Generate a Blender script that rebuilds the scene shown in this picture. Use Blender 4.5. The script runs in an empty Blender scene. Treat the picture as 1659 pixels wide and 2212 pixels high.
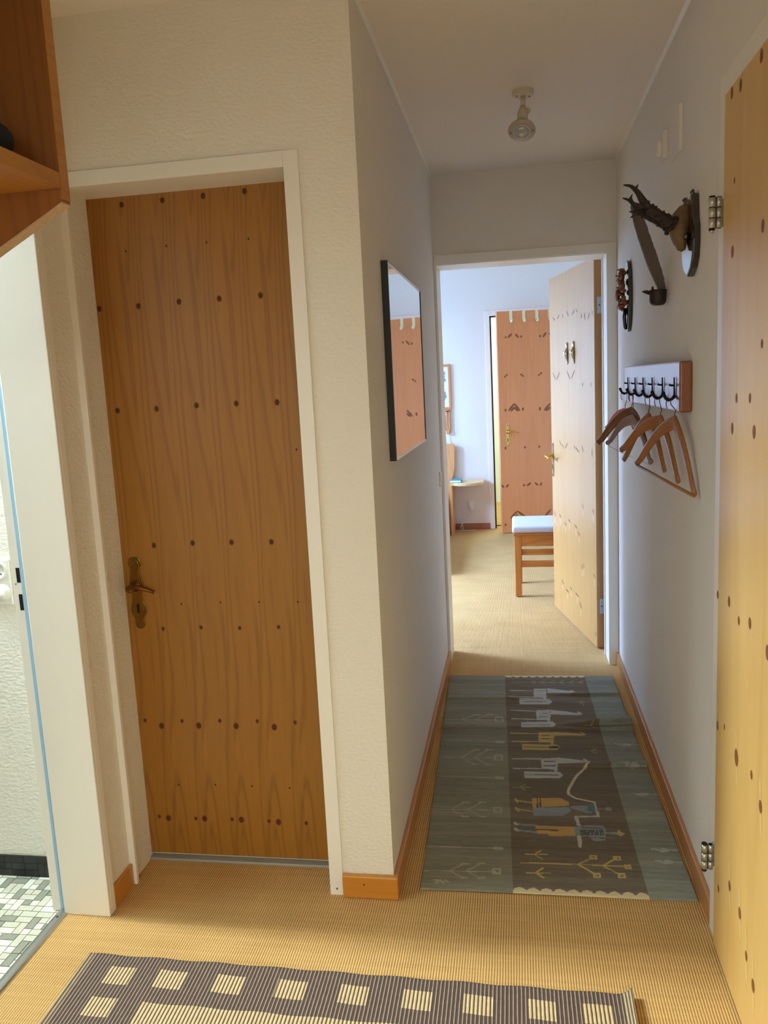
import bpy, bmesh, math, random
import numpy as np
from mathutils import Vector, Matrix

random.seed(7)
C = bpy.context.scene.collection
PI = math.pi


def lin(r, g, b):
    f = lambda c: (c / 12.92) if c <= 0.04045 else ((c + 0.055) / 1.055) ** 2.4
    return (f(r / 255), f(g / 255), f(b / 255), 1.0)


# ------------------------------------------------------------------ materials
def new_mat(name):
    m = bpy.data.materials.new(name)
    m.use_nodes = True
    nt = m.node_tree
    return m, nt, nt.nodes['Principled BSDF']


def N(nt, t, **kw):
    n = nt.nodes.new(t)
    for k, v in kw.items():
        setattr(n, k, v)
    return n


def simple(name, col, rough=0.5, metal=0.0, coat=0.0, bump=0.0, bscale=80.0, vary=0.0, bdist=0.002, stretch=(1, 1, 1)):
    m, nt, b = new_mat(name)
    b.inputs['Base Color'].default_value = col
    b.inputs['Roughness'].default_value = rough
    b.inputs['Metallic'].default_value = metal
    b.inputs['Coat Weight'].default_value = coat
    b.inputs['Coat Roughness'].default_value = 0.12
    if bump or vary:
        tc = N(nt, 'ShaderNodeTexCoord')
        mp = N(nt, 'ShaderNodeMapping')
        mp.inputs['Scale'].default_value = stretch
        nz = N(nt, 'ShaderNodeTexNoise')
        nz.inputs['Scale'].default_value = bscale
        nz.inputs['Detail'].default_value = 4
        nt.links.new(tc.outputs['Object'], mp.inputs[0])
        nt.links.new(mp.outputs[0], nz.inputs['Vector'])
        if bump:
            bp = N(nt, 'ShaderNodeBump')
            bp.inputs['Strength'].default_value = bump
            bp.inputs['Distance'].default_value = bdist
            nt.links.new(nz.outputs['Fac'], bp.inputs['Height'])
            nt.links.new(bp.outputs[0], b.inputs['Normal'])
        if vary:
            mx = N(nt, 'ShaderNodeMix', data_type='RGBA')
            mx.inputs[6].default_value = col
            mx.inputs[7].default_value = tuple(c * (1 - vary) for c in col[:3]) + (1,)
            nt.links.new(nz.outputs['Fac'], mx.inputs[0])
            nt.links.new(mx.outputs[2], b.inputs['Base Color'])
    return m


def math_node(nt, op, a, b=None, c=None):
    n = N(nt, 'ShaderNodeMath', operation=op)
    for i, v in enumerate((a, b, c)):
        if v is None:
            continue
        if isinstance(v, (int, float)):
            n.inputs[i].default_value = v
        else:
            nt.links.new(v, n.inputs[i])
    return n.outputs[0]


def wood(name, light, dark, axis='Z', period=None, rough=0.45, coat=0.25, lines=0.55, scale=1.0, freq=46.0):
    """pine veneer: contour lines of a stretched noise plus fine fibres; period repeats the veneer leaf across the width"""
    m, nt, b = new_mat(name)
    b.inputs['Roughness'].default_value = rough
    b.inputs['Coat Weight'].default_value = coat
    b.inputs['Coat Roughness'].default_value = 0.25
    tc = N(nt, 'ShaderNodeTexCoord')
    sp = N(nt, 'ShaderNodeSeparateXYZ')
    nt.links.new(tc.outputs['Object'], sp.inputs[0])
    idx = 'XYZ'.index(axis)
    along = sp.outputs[idx]
    oth = [sp.outputs[i] for i in range(3) if i != idx]
    a0 = oth[0]
    if period:
        a0 = math_node(nt, 'PINGPONG', oth[0], period) if period < 0 else math_node(nt, 'FLOORED_MODULO', oth[0], period)
    cb = N(nt, 'ShaderNodeCombineXYZ')
    nt.links.new(math_node(nt, 'MULTIPLY', a0, 1.0 * scale), cb.inputs[0])
    nt.links.new(math_node(nt, 'MULTIPLY', oth[1], 1.0 * scale), cb.inputs[1])
    nt.links.new(math_node(nt, 'MULTIPLY', along, 0.07 * scale), cb.inputs[2])
    n1 = N(nt, 'ShaderNodeTexNoise')
    n1.inputs['Scale'].default_value = 9.0
    n1.inputs['Detail'].default_value = 1.5
    n1.inputs['Roughness'].default_value = 0.4
    nt.links.new(cb.outputs[0], n1.inputs['Vector'])
    ln = math_node(nt, 'SINE', math_node(nt, 'MULTIPLY', n1.outputs['Fac'], freq * 2.2))
    ln = math_node(nt, 'POWER', math_node(nt, 'MULTIPLY_ADD', ln, 0.5, 0.5), 4.0)
    n2 = N(nt, 'ShaderNodeTexNoise')
    n2.inputs['Scale'].default_value = 160.0
    n2.inputs['Detail'].default_value = 3
    nt.links.new(cb.outputs[0], n2.inputs['Vector'])
    n3 = N(nt, 'ShaderNodeTexNoise')
    n3.inputs['Scale'].default_value = 14.0
    n3.inputs['Detail'].default_value = 2
    nt.links.new(cb.outputs[0], n3.inputs['Vector'])
    f = math_node(nt, 'MULTIPLY', ln, lines)
    f = math_node(nt, 'MULTIPLY_ADD', n2.outputs['Fac'], 0.35, f)
    f = math_node(nt, 'MULTIPLY_ADD', n3.outputs['Fac'], 0.4, f)
    f = math_node(nt, 'SUBTRACT', f, 0.28)
    mx = N(nt, 'ShaderNodeMix', data_type='RGBA')
    mx.clamp_factor = True
    mx.inputs[6].default_value = light
    mx.inputs[7].default_value = dark
    nt.links.new(f, mx.inputs[0])
    nt.links.new(mx.outputs[2], b.inputs['Base Color'])
    bp = N(nt, 'ShaderNodeBump')
    bp.inputs['Strength'].default_value = 0.06
    bp.inputs['Distance'].default_value = 0.001
    nt.links.new(n2.outputs['Fac'], bp.inputs['Height'])
    nt.links.new(bp.outputs[0], b.inputs['Normal'])
    return m


M = {}
M['plaster'] = simple('white_stucco_plaster', lin(228, 224, 214), 0.9, bump=0.75, bscale=70, bdist=0.005, vary=0.05, stretch=(1, 1, 1.7))
M['smooth'] = simple('white_wall_paint', lin(226, 222, 216), 0.9, bump=0.3, bscale=110, bdist=0.002, vary=0.03)
M['ceiling'] = simple('ceiling_plaster', lin(232, 225, 216), 0.95, bump=0.3, bscale=140, bdist=0.002, vary=0.04)
M['paint'] = simple('white_gloss_frame_paint', lin(232, 229, 222), 0.38, bump=0.06, bscale=40, vary=0.02)
M['seal'] = simple('door_seal_sky_sheen', lin(150, 185, 214), 0.5)  # blue of the reflected sky is put into the seal colour
M['black'] = simple('black_paint', lin(16, 15, 15), 0.45)
M['hole'] = simple('dark_strike_hole', lin(12, 11, 10), 0.9)
M['chrome'] = simple('polished_chrome', lin(205, 205, 210), 0.14, metal=1.0)
M['steel'] = simple('brushed_metal_strip', lin(190, 192, 192), 0.3, metal=1.0, bump=0.1, bscale=200)
M['hinge'] = simple('grey_plated_hinge', lin(188, 188, 184), 0.3, metal=0.7)
M['brass'] = simple('antique_brass', lin(146, 108, 52), 0.28, metal=1.0, bump=0.08, bscale=60)
M['brass_light'] = simple('bright_brass', lin(214, 178, 84), 0.2, metal=1.0)
M['iron'] = simple('black_wrought_iron', lin(20, 18, 20), 0.4, metal=0.6)
M['wire'] = simple('dark_steel_wire', lin(92, 72, 60), 0.35, metal=0.9)
M['thinwire'] = simple('thin_brown_wire', lin(120, 96, 70), 0.5, metal=0.4)
M['pine'] = wood('amber_pine_veneer', lin(156, 105, 32), lin(104, 60, 14), 'Z', period=0.1035, lines=0.34, freq=52, coat=0.12)
M['pine_right'] = wood('golden_pine_veneer', lin(218, 178, 108), lin(192, 142, 72), 'Z', lines=0.2, freq=12, scale=0.7)
M['pine_pale'] = wood('pale_pine_veneer', lin(190, 146, 84), lin(170, 124, 64), 'Z', lines=0.2, freq=16)
M['pine_pink'] = wood('reddish_pine_veneer', lin(222, 146, 88), lin(198, 118, 66), 'Z', lines=0.18, freq=16)
M['knot'] = simple('brown_pine_knot', lin(92, 46, 12), 0.85, vary=0.5, bscale=300)
M['knot_ring'] = simple('knot_rim', lin(138, 84, 26), 0.8)
M['knot_soft'] = simple('soft_brown_grain_mark', lin(142, 92, 54), 0.55, vary=0.25, bscale=200)
M['knot_red'] = simple('red_brown_grain_mark', lin(140, 84, 42), 0.55, vary=0.25, bscale=200)
M['flame'] = simple('pale_pine_flame', lin(226, 188, 122), 0.4, coat=0.3)
M['flame_pale'] = simple('pale_grain_flame', lin(204, 164, 102), 0.4, coat=0.3)
M['edge_wood'] = wood('pine_edge_band', lin(176, 128, 66), lin(132, 88, 38), 'Z', lines=0.2)
M['base_wood'] = wood('orange_brown_baseboard_wood', lin(188, 128, 70), lin(158, 100, 50), 'Y', lines=0.25, rough=0.4, coat=0.4)
M['base_wood_x'] = wood('amber_baseboard_wood', lin(196, 130, 44), lin(168, 102, 26), 'X', lines=0.2, rough=0.4, coat=0.4)
M['shelf_wood'] = wood('honey_brown_shelf_wood', lin(170, 114, 40), lin(134, 82, 22), 'Y', lines=0.3, rough=0.5)
M['shelf_wood_z'] = wood('red_brown_shelf_side', lin(138, 84, 28), lin(104, 58, 16), 'Z', lines=0.3, rough=0.55)
M['chipboard'] = simple('raw_chipboard_edge', lin(206, 176, 142), 0.95, bump=0.8, bscale=160, vary=0.35)
M['rack_wood'] = wood('red_brown_glossy_board', lin(138, 76, 34), lin(100, 48, 20), 'Y', lines=0.25, rough=0.3, coat=0.8)
M['rack_wood'].node_tree.nodes['Principled BSDF'].inputs['Coat Roughness'].default_value = 0.32
M['hanger_wood'] = wood('hanger_wood', lin(158, 104, 56), lin(122, 74, 36), 'Y', lines=0.2, rough=0.35, coat=0.4)
M['hanger_dark'] = wood('dark_hanger_wood', lin(126, 78, 42), lin(88, 50, 26), 'Y', lines=0.2, rough=0.4, coat=0.3)
M['hanger_grey'] = simple('grey_mauve_hanger', lin(150, 122, 118), 0.45, coat=0.3)
M['hanger_pink'] = simple('pink_hanger_plastic', lin(214, 128, 146), 0.3, coat=0.4)
M['antler'] = simple('dark_brown_antler', lin(48, 30, 20), 0.6, bump=0.9, bscale=140, vary=0.5, bdist=0.003)
M['skull'] = simple('bleached_skull_bone', lin(132, 106, 68), 0.65, bump=0.6, bscale=45, vary=0.55)
M['plaque'] = simple('dark_varnished_plaque', lin(34, 23, 17), 0.16, coat=1.0, bump=0.1, bscale=60)
M['old_board'] = simple('weathered_grey_board', lin(104, 92, 88), 0.75, bump=0.6, bscale=50, vary=0.35, stretch=(1, 1, 0.3))
M['cup'] = simple('dark_brown_cup', lin(36, 21, 14), 0.5, bump=0.15, bscale=80)
M['cones'] = simple('brown_pinecone_carving', lin(150, 84, 38), 0.4, bump=0.5, bscale=120, vary=0.65, coat=0.3)
M['white_plastic'] = simple('white_plastic', lin(226, 222, 214), 0.35)
M['cream_plastic'] = simple('cream_plastic', lin(232, 228, 186), 0.4)
M['lamp_cream'] = simple('cream_lamp_metal', lin(206, 196, 172), 0.4)
M['cable'] = simple('white_cable', lin(216, 208, 200), 0.5)
M['cloth'] = simple('white_seat_cloth', lin(196, 192, 206), 0.9, bump=0.3, bscale=300)
M['bedding'] = simple('white_bedding', lin(232, 232, 236), 0.9, bump=0.3, bscale=60)
M['stool_wood'] = wood('orange_pine_stool_wood', lin(196, 124, 54), lin(152, 82, 28), 'Z', lines=0.35, rough=0.4)
M['stool_wood_x'] = wood('orange_pine_rail_wood', lin(196, 124, 54), lin(152, 82, 28), 'X', lines=0.4, rough=0.4)
M['bed_wood'] = wood('honey_bed_wood', lin(214, 152, 92), lin(180, 112, 58), 'Z', lines=0.3, rough=0.4)
M['table_wood'] = wood('pale_table_wood', lin(222, 188, 130), lin(190, 146, 92), 'X', lines=0.3, rough=0.35)
M['back_base'] = wood('red_brown_baseboard_wood', lin(160, 96, 62), lin(124, 66, 40), 'X', lines=0.2)
M['orange_frame'] = simple('orange_frame_wood', lin(212, 142, 88), 0.45, vary=0.2, bscale=60)
M['paper'] = simple('pale_print_paper', lin(226, 234, 240), 0.7)
M['ink'] = simple('blue_grey_print_ink', lin(120, 150, 180), 0.7)
M['teal'] = simple('teal_book_cover', lin(70, 140, 160), 0.5)
M['screw'] = simple('screw_head', lin(96, 86, 74), 0.4, metal=0.7)
M['black_tile'] = simple('black_tile', lin(22, 24, 24), 0.35)
M['grout'] = simple('tile_grout', lin(150, 148, 136), 0.9)
M['lamp_grey'] = simple('grey_bulb_reflector', lin(176, 168, 156), 0.3, coat=0.5)
M['sill'] = simple('dull_grey_sill', lin(168, 166, 158), 0.55, metal=0.4)
M['handle_shade'] = simple('brown_handle_grip', lin(120, 74, 24), 0.3, metal=0.8)
M['felt'] = simple('black_fabric', lin(14, 12, 12), 0.9)
M['green_wall'] = simple('pale_green_wall', lin(226, 234, 224), 0.9)

# mirror glass
m, nt, b = new_mat('mirror_glass')
b.inputs['Base Color'].default_value = (0.93, 0.94, 0.95, 1)
b.inputs['Metallic'].default_value = 1.0
b.inputs['Roughness'].default_value = 0.015
M['mirror'] = m
# clear bulb glass
m, nt, b = new_mat('clear_bulb_glass')
b.inputs['Base Color'].default_value = (0.9, 0.92, 0.92, 1)
b.inputs['Roughness'].default_value = 0.06
b.inputs['Transmission Weight'].default_value = 0.7
b.inputs['IOR'].default_value = 1.3
M['glass'] = m
# window glass: thin
m, nt, b = new_mat('window_pane_glass')
b.inputs['Base Color'].default_value = (1, 1, 1, 1)
b.inputs['Roughness'].default_value = 0.0
b.inputs['Transmission Weight'].default_value = 1.0
b.inputs['IOR'].default_value = 1.01
M['pane'] = m

# colour-attribute woven material (kilim, mosaic)
def woven(name, rough=0.95, rib=None, noise=0.35, nstretch=(3, 40, 1), bumpy=0.5):
    m, nt, b = new_mat(name)
    b.inputs['Roughness'].default_value = rough
    at = N(nt, 'ShaderNodeAttribute', attribute_name='Col')
    tc = N(nt, 'ShaderNodeTexCoord')
    mp = N(nt, 'ShaderNodeMapping')
    mp.inputs['Scale'].default_value = nstretch
    nz = N(nt, 'ShaderNodeTexNoise')
    nz.inputs['Scale'].default_value = 3.0
    nz.inputs['Detail'].default_value = 6
    nz.inputs['Roughness'].default_value = 0.7
    nt.links.new(tc.outputs['Object'], mp.inputs[0])
    nt.links.new(mp.outputs[0], nz.inputs['Vector'])
    k = math_node(nt, 'MULTIPLY_ADD', nz.outputs['Fac'], noise * 2, 1 - noise)
    mx = N(nt, 'ShaderNodeVectorMath', operation='SCALE')
    nt.links.new(at.outputs['Color'], mx.inputs[0])
    nt.links.new(k, mx.inputs['Scale'])
    nt.links.new(mx.outputs[0], b.inputs['Base Color'])
    if bumpy:
        n2 = N(nt, 'ShaderNodeTexNoise')
        n2.inputs['Scale'].default_value = 260.0
        nt.links.new(tc.outputs['Object'], n2.inputs['Vector'])
        bp = N(nt, 'ShaderNodeBump')
        bp.inputs['Strength'].default_value = bumpy
        bp.inputs['Distance'].default_value = 0.002
        nt.links.new(n2.outputs['Fac'], bp.inputs['Height'])
        nt.links.new(bp.outputs[0], b.inputs['Normal'])
    return m


M['kilim'] = woven('kilim_wool', noise=0.42, nstretch=(1.6, 30, 1))
M['mosaic'] = woven('mosaic_tile', rough=0.3, noise=0.08, nstretch=(30, 30, 30), bumpy=0.0)


# sisal carpet: ribs along Y
def sisal():
    m, nt, b = new_mat('ribbed_sisal_carpet')
    b.inputs['Roughness'].default_value = 0.95
    tc = N(nt, 'ShaderNodeTexCoord')
    sp = N(nt, 'ShaderNodeSeparateXYZ')
    nt.links.new(tc.outputs['Object'], sp.inputs[0])
    mp = N(nt, 'ShaderNodeMapping')
    mp.inputs['Scale'].default_value = (1, 0.5, 1)
    nt.links.new(tc.outputs['Object'], mp.inputs[0])
    nd = N(nt, 'ShaderNodeTexNoise')
    nd.inputs['Scale'].default_value = 14
    nd.inputs['Detail'].default_value = 3
    nt.links.new(mp.outputs[0], nd.inputs['Vector'])
    xx = math_node(nt, 'MULTIPLY_ADD', nd.outputs['Fac'], 0.004, sp.outputs[0])
    w = math_node(nt, 'SINE', math_node(nt, 'MULTIPLY', xx, 2 * PI / 0.0068))
    w = math_node(nt, 'MULTIPLY_ADD', w, 0.5, 0.5)
    # knots along each rib
    nk = N(nt, 'ShaderNodeTexNoise')
    nk.inputs['Scale'].default_value = 330
    nk.inputs['Detail'].default_value = 2
    nt.links.new(tc.outputs['Object'], nk.inputs['Vector'])
    nl = N(nt, 'ShaderNodeTexNoise')
    nl.inputs['Scale'].default_value = 5
    nl.inputs['Detail'].default_value = 5
    nt.links.new(tc.outputs['Object'], nl.inputs['Vector'])
    mpb = N(nt, 'ShaderNodeMapping')
    mpb.inputs['Scale'].default_value = (0.25, 9, 1)
    nt.links.new(tc.outputs['Object'], mpb.inputs[0])
    nb = N(nt, 'ShaderNodeTexNoise')
    nb.inputs['Scale'].default_value = 9
    nb.inputs['Detail'].default_value = 4
    nt.links.new(mpb.outputs[0], nb.inputs['Vector'])
    f = math_node(nt, 'MULTIPLY', w, 0.62)
    f = math_node(nt, 'MULTIPLY_ADD', nk.outputs['Fac'], 0.5, f)
    f = math_node(nt, 'MULTIPLY_ADD', nl.outputs['Fac'], 0.25, f)
    f = math_node(nt, 'MULTIPLY_ADD', nb.outputs['Fac'], 0.3, f)
    f = math_node(nt, 'SUBTRACT', f, 0.38)
    mx = N(nt, 'ShaderNodeMix', data_type='RGBA')
    mx.clamp_factor = True
    mx.inputs[6].default_value = lin(130, 91, 42)
    mx.inputs[7].default_value = lin(238, 194, 124)
    nt.links.new(f, mx.inputs[0])
    nt.links.new(mx.outputs[2], b.inputs['Base Color'])
    bp = N(nt, 'ShaderNodeBump')
    bp.inputs['Strength'].default_value = 0.5
    bp.inputs['Distance'].default_value = 0.002
    nt.links.new(math_node(nt, 'MULTIPLY_ADD', nk.outputs['Fac'], 0.4, w), bp.inputs['Height'])
    nt.links.new(bp.outputs[0], b.inputs['Normal'])
    return m


M['sisal'] = sisal()


# striped rug: attribute 'Col'.r = 0 brown ground, 1 cream block, .5 pale border stripes
def striped():
    m, nt, b = new_mat('ribbed_cotton_rug')
    b.inputs['Roughness'].default_value = 0.95
    at = N(nt, 'ShaderNodeAttribute', attribute_name='Col')
    uv = N(nt, 'ShaderNodeUVMap', uv_map='UVMap')
    sp = N(nt, 'ShaderNodeSeparateXYZ')
    nt.links.new(uv.outputs[0], sp.inputs[0])
    nz = N(nt, 'ShaderNodeTexNoise')
    nz.inputs['Scale'].default_value = 60
    nz.inputs['Detail'].default_value = 4
    nt.links.new(uv.outputs[0], nz.inputs['Vector'])
    xx = math_node(nt, 'MULTIPLY_ADD', nz.outputs['Fac'], 0.0012, sp.outputs[0])
    w = math_node(nt, 'SINE', math_node(nt, 'MULTIPLY', xx, 2 * PI / 0.0096))
    w = math_node(nt, 'MULTIPLY_ADD', w, 0.5, 0.5)
    ramps = []
    for lo, hi, p0, p1 in ((lin(76, 58, 51), lin(160, 142, 122), 0.74, 0.97), (lin(92, 70, 54), lin(206, 182, 138), 0.26, 0.48)):
        r = N(nt, 'ShaderNodeValToRGB')
        r.color_ramp.elements[0].position = p0
        r.color_ramp.elements[0].color = lo
        r.color_ramp.elements[1].position = p1
        r.color_ramp.elements[1].color = hi
        nt.links.new(w, r.inputs[0])
        ramps.append(r)
    mx = N(nt, 'ShaderNodeMix', data_type='RGBA')
    nt.links.new(at.outputs['Fac'], mx.inputs[0])
    nt.links.new(ramps[0].outputs[0], mx.inputs[6])
    nt.links.new(ramps[1].outputs[0], mx.inputs[7])
    k = math_node(nt, 'MULTIPLY_ADD', nz.outputs['Fac'], 0.5, 0.75)
    sc = N(nt, 'ShaderNodeVectorMath', operation='SCALE')
    nt.links.new(mx.outputs[2], sc.inputs[0])
    nt.links.new(k, sc.inputs['Scale'])
    nt.links.new(sc.outputs[0], b.inputs['Base Color'])
    bp = N(nt, 'ShaderNodeBump')
    bp.inputs['Strength'].default_value = 0.5
    bp.inputs['Distance'].default_value = 0.002
    nt.links.new(w, bp.inputs['Height'])
    nt.links.new(bp.outputs[0], b.inputs['Normal'])
    return m


M['striped'] = striped()


# ------------------------------------------------------------------ mesh builder
class MB:
    def __init__(self):
        self.bm = bmesh.new()
        self.mats = []

    def mi(self, mat):
        if mat not in self.mats:
            self.mats.append(mat)
        return self.mats.index(mat)

    def _set(self, faces, mat, smooth=False):
        i = self.mi(mat)
        for f in faces:
            f.material_index = i
            f.smooth = smooth

    def box(self, a, b, mat, bevel=0.0, seg=2):
        x0, y0, z0 = [min(a[i], b[i]) for i in range(3)]
        x1, y1, z1 = [max(a[i], b[i]) for i in range(3)]
        t = bmesh.new()
        vs = [t.verts.new(p) for p in ((x0, y0, z0), (x1, y0, z0), (x1, y1, z0), (x0, y1, z0), (x0, y0, z1), (x1, y0, z1), (x1, y1, z1), (x0, y1, z1))]
        for f in ((0, 3, 2, 1), (4, 5, 6, 7), (0, 1, 5, 4), (1, 2, 6, 5), (2, 3, 7, 6), (3, 0, 4, 7)):
            t.faces.new([vs[i] for i in f])
        if bevel:
            bmesh.ops.bevel(t, geom=list(t.edges), offset=bevel, segments=seg, profile=0.5, affect='EDGES')
        self.merge(t, mat, smooth=False)
        return self

    def merge(self, t, mat, smooth=False, M4=None):
        i = self.mi(mat)
        t.verts.index_update()
        mp = []
        for v in t.verts:
            co = v.co if M4 is None else M4 @ v.co
            mp.append(self.bm.verts.new(co))
        for f in t.faces:
            try:
                g = self.bm.faces.new([mp[v.index] for v in f.verts])
                g.material_index = i
                g.smooth = smooth
            except ValueError:
                pass
        t.free()

    def sweep(self, pts, rad, mat, seg=10, up=None, cap=True, square=False):
        """tube through pts; rad: list of r or (side, up) half sizes"""
        pts = [Vector(p) for p in pts]
        n = len(pts)
        if not isinstance(rad, (list, tuple)) or (len(rad) == 2 and not isinstance(rad[0], (list, tuple)) and n != 2):
            rad = [rad] * n
        rings = []
        prev = None
        for i, p in enumerate(pts):
            t = (pts[min(i + 1, n - 1)] - pts[max(i - 1, 0)]).normalized()
            if up is not None:
                s = t.cross(Vector(up))
                if s.length < 1e-6:
                    s = Vector((1, 0, 0))
                s.normalize()
            else:
                if prev is None:
                    ref = Vector((0, 0, 1)) if abs(t.z) < 0.9 else Vector((1, 0, 0))
                    s = t.cross(ref).normalized()
                else:
                    s = (prev - t * prev.dot(t))
                    s = s.normalized() if s.length > 1e-6 else t.orthogonal().normalized()
            prev = s
            u = s.cross(t).normalized()
            r = rad[i]
            rs, ru = (r if isinstance(r, (list, tuple)) else (r, r))
            ring = []
            for k in range(seg):
                a = 2 * PI * (k + (0.5 if square else 0)) / seg
                c, d = math.cos(a), math.sin(a)
                if square:
                    c, d = (1 if c > 0 else -1), (1 if d > 0 else -1)
                ring.append(self.bm.verts.new(p + s * (c * rs) + u * (d * ru)))
            rings.append(ring)
        i_m = self.mi(mat)
        for a, b in zip(rings[:-1], rings[1:]):
            for k in range(seg):
                f = self.bm.faces.new([a[k], a[(k + 1) % seg], b[(k + 1) % seg], b[k]])
                f.material_index = i_m
                f.smooth = not square
        if cap:
            for ring in (rings[0][::-1], rings[-1]):
                f = self.bm.faces.new(ring)
                f.material_index = i_m
        return self

    def cyl(self, p0, p1, r0, mat, r1=None, seg=20):
        r1 = r0 if r1 is None else r1
        return self.sweep([p0, p1], [r0, r1], mat, seg=seg)

    def lathe(self, prof, org, axis, mat, seg=28, smooth=True):
        """prof: list of (radius, distance along axis)"""
        ax = Vector(axis).normalized()
        s = ax.orthogonal().normalized()
        u = ax.cross(s)
        org = Vector(org)
        i_m = self.mi(mat)
        rings = []
        for r, d in prof:
            if r < 1e-6:
                rings.append([self.bm.verts.new(org + ax * d)])
            else:
                rings.append([self.bm.verts.new(org + ax * d + s * (r * math.cos(2 * PI * k / seg)) + u * (r * math.sin(2 * PI * k / seg))) for k in range(seg)])
        for a, b in zip(rings[:-1], rings[1:]):
            for k in range(seg):
                k2 = (k + 1) % seg
                if len(a) == 1 and len(b) == 1:
                    continue
                if len(a) == 1:
                    vs = [a[0], b[k2], b[k]]
                elif len(b) == 1:
                    vs = [a[k], a[k2], b[0]]
                else:
                    vs = [a[k], a[k2], b[k2], b[k]]
                f = self.bm.faces.new(vs)
                f.material_index = i_m
                f.smooth = smooth
        return self

    def prism(self, poly, O, U, V, depth, mat, bevel=0.0):
        """polygon (u,v) in the plane O + uU + vV, extruded by the vector depth"""
        O, U, V, D = Vector(O), Vector(U), Vector(V), Vector(depth)
        t = bmesh.new()
        a = [t.verts.new(O + U * u + V * v) for u, v in poly]
        b = [t.verts.new(O + U * u + V * v + D) for u, v in poly]
        n = len(poly)
        t.faces.new(a[::-1])
        t.faces.new(b)
        for k in range(n):
            t.faces.new([a[k], a[(k + 1) % n], b[(k + 1) % n], b[k]])
        bmesh.ops.recalc_face_normals(t, faces=list(t.faces))
        if bevel:
            bmesh.ops.bevel(t, geom=list(t.edges), offset=bevel, segments=2, profile=0.5, affect='EDGES')
        self.merge(t, mat)
        return self

    def ball(self, c, r, mat, sub=2, squash=(1, 1, 1)):
        t = bmesh.new()
        bmesh.ops.create_icosphere(t, subdivisions=sub, radius=1.0)
        for v in t.verts:
            v.co = Vector((v.co.x * r * squash[0] + c[0], v.co.y * r * squash[1] + c[1], v.co.z * r * squash[2] + c[2]))
        self.merge(t, mat, smooth=True)
        return self

    def disc(self, O, U, V, ru, rv, mat, seg=14, lift=None):
        """flat elliptical mark lying on a face"""
        O, U, V = Vector(O), Vector(U), Vector(V)
        vs = [self.bm.verts.new(O + U * (ru * math.cos(2 * PI * k / seg)) + V * (rv * math.sin(2 * PI * k / seg))) for k in range(seg)]
        f = self.bm.faces.new(vs)
        f.material_index = self.mi(mat)
        return self

    def build(self, name, parent=None, local=False, fixn=True):
        me = bpy.data.meshes.new(name)
        if fixn:
            bmesh.ops.recalc_face_normals(self.bm, faces=list(self.bm.faces))
        if parent is not None and not local:
            inv = WM(parent).inverted()
            for v in self.bm.verts:
                v.co = inv @ v.co
        self.bm.to_mesh(me)
        self.bm.free()
        for mt in self.mats:
            me.materials.append(mt)
        o = bpy.data.objects.new(name, me)
        C.objects.link(o)
        if parent is not None:
            o.parent = parent
        return o


def WM(o):
    m = o.matrix_basis.copy()
    while o.parent is not None:
        o = o.parent
        m = o.matrix_basis @ m
    return m


def tag(o, label, cat, group=None, kind=None):
    o['label'] = label
    o['category'] = cat
    if group:
        o['group'] = group
    if kind:
        o['kind'] = kind
    return o


def thing(name, loc, label, cat, group=None, rz=0.0, kind=None):
    o = bpy.data.objects.new(name, None)
    o.empty_display_size = 0.05
    C.objects.link(o)
    o.location = loc
    o.rotation_euler = (0, 0, rz)
    return tag(o, label, cat, group, kind)


def struct(mb, name, label, cat):
    o = mb.build(name)
    return tag(o, label, cat, kind='structure')

# measured veneer marks and woven figures (metres / rug units)
K1=[(-1.072,1.982,0.0078),(-0.951,1.984,0.0078),(-0.832,1.986,0.0078),(-0.713,1.988,0.0078),(-1.169,1.705,0.0078),(-1.05,1.705,0.0078),(-0.928,1.709,0.0078),(-0.809,1.71,0.0078),(-0.689,1.711,0.0078),(-1.145,1.414,0.0078),(-1.024,1.414,0.0078),(-0.902,1.418,0.0078),(-0.783,1.418,0.0078),(-0.663,1.416,0.0078),(-1.072,1.012,0.0078),(-0.95,1.017,0.0078),(-0.83,1.017,0.0078),(-0.709,1.016,0.0078),(-1.072,1.857,0.0035),(-0.951,1.862,0.0035),(-0.833,1.863,0.0035),(-0.712,1.863,0.0035),(-0.616,1.281,0.0035),(-1.002,0.832,0.0035),(-0.879,0.836,0.0035),(-0.76,0.836,0.0035),(-0.642,0.836,0.0035),(-1.122,0.829,0.0035),(-1.065,0.251,0.0035),(-0.945,0.255,0.0035),(-0.827,0.254,0.0035),(-0.708,0.252,0.0035),(-1.068,0.755,0.006),(-0.947,0.759,0.006),(-0.826,0.757,0.006),(-0.706,0.76,0.006),(-1.156,0.461,0.006),(-1.035,0.461,0.006),(-0.913,0.464,0.006),(-0.794,0.465,0.006),(-0.676,0.463,0.006),(-1.14,0.141,0.006),(-1.019,0.139,0.006),(-0.9,0.141,0.006),(-0.781,0.14,0.006),(-0.663,0.138,0.006),(-1.103,0.444,0.0098),(-0.982,0.447,0.0098),(-0.862,0.448,0.0098),(-0.742,0.447,0.0098),(-1.11,0.137,0.0098),(-0.99,0.14,0.0098),(-0.87,0.141,0.0098),(-0.751,0.138,0.0098)]
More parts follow.
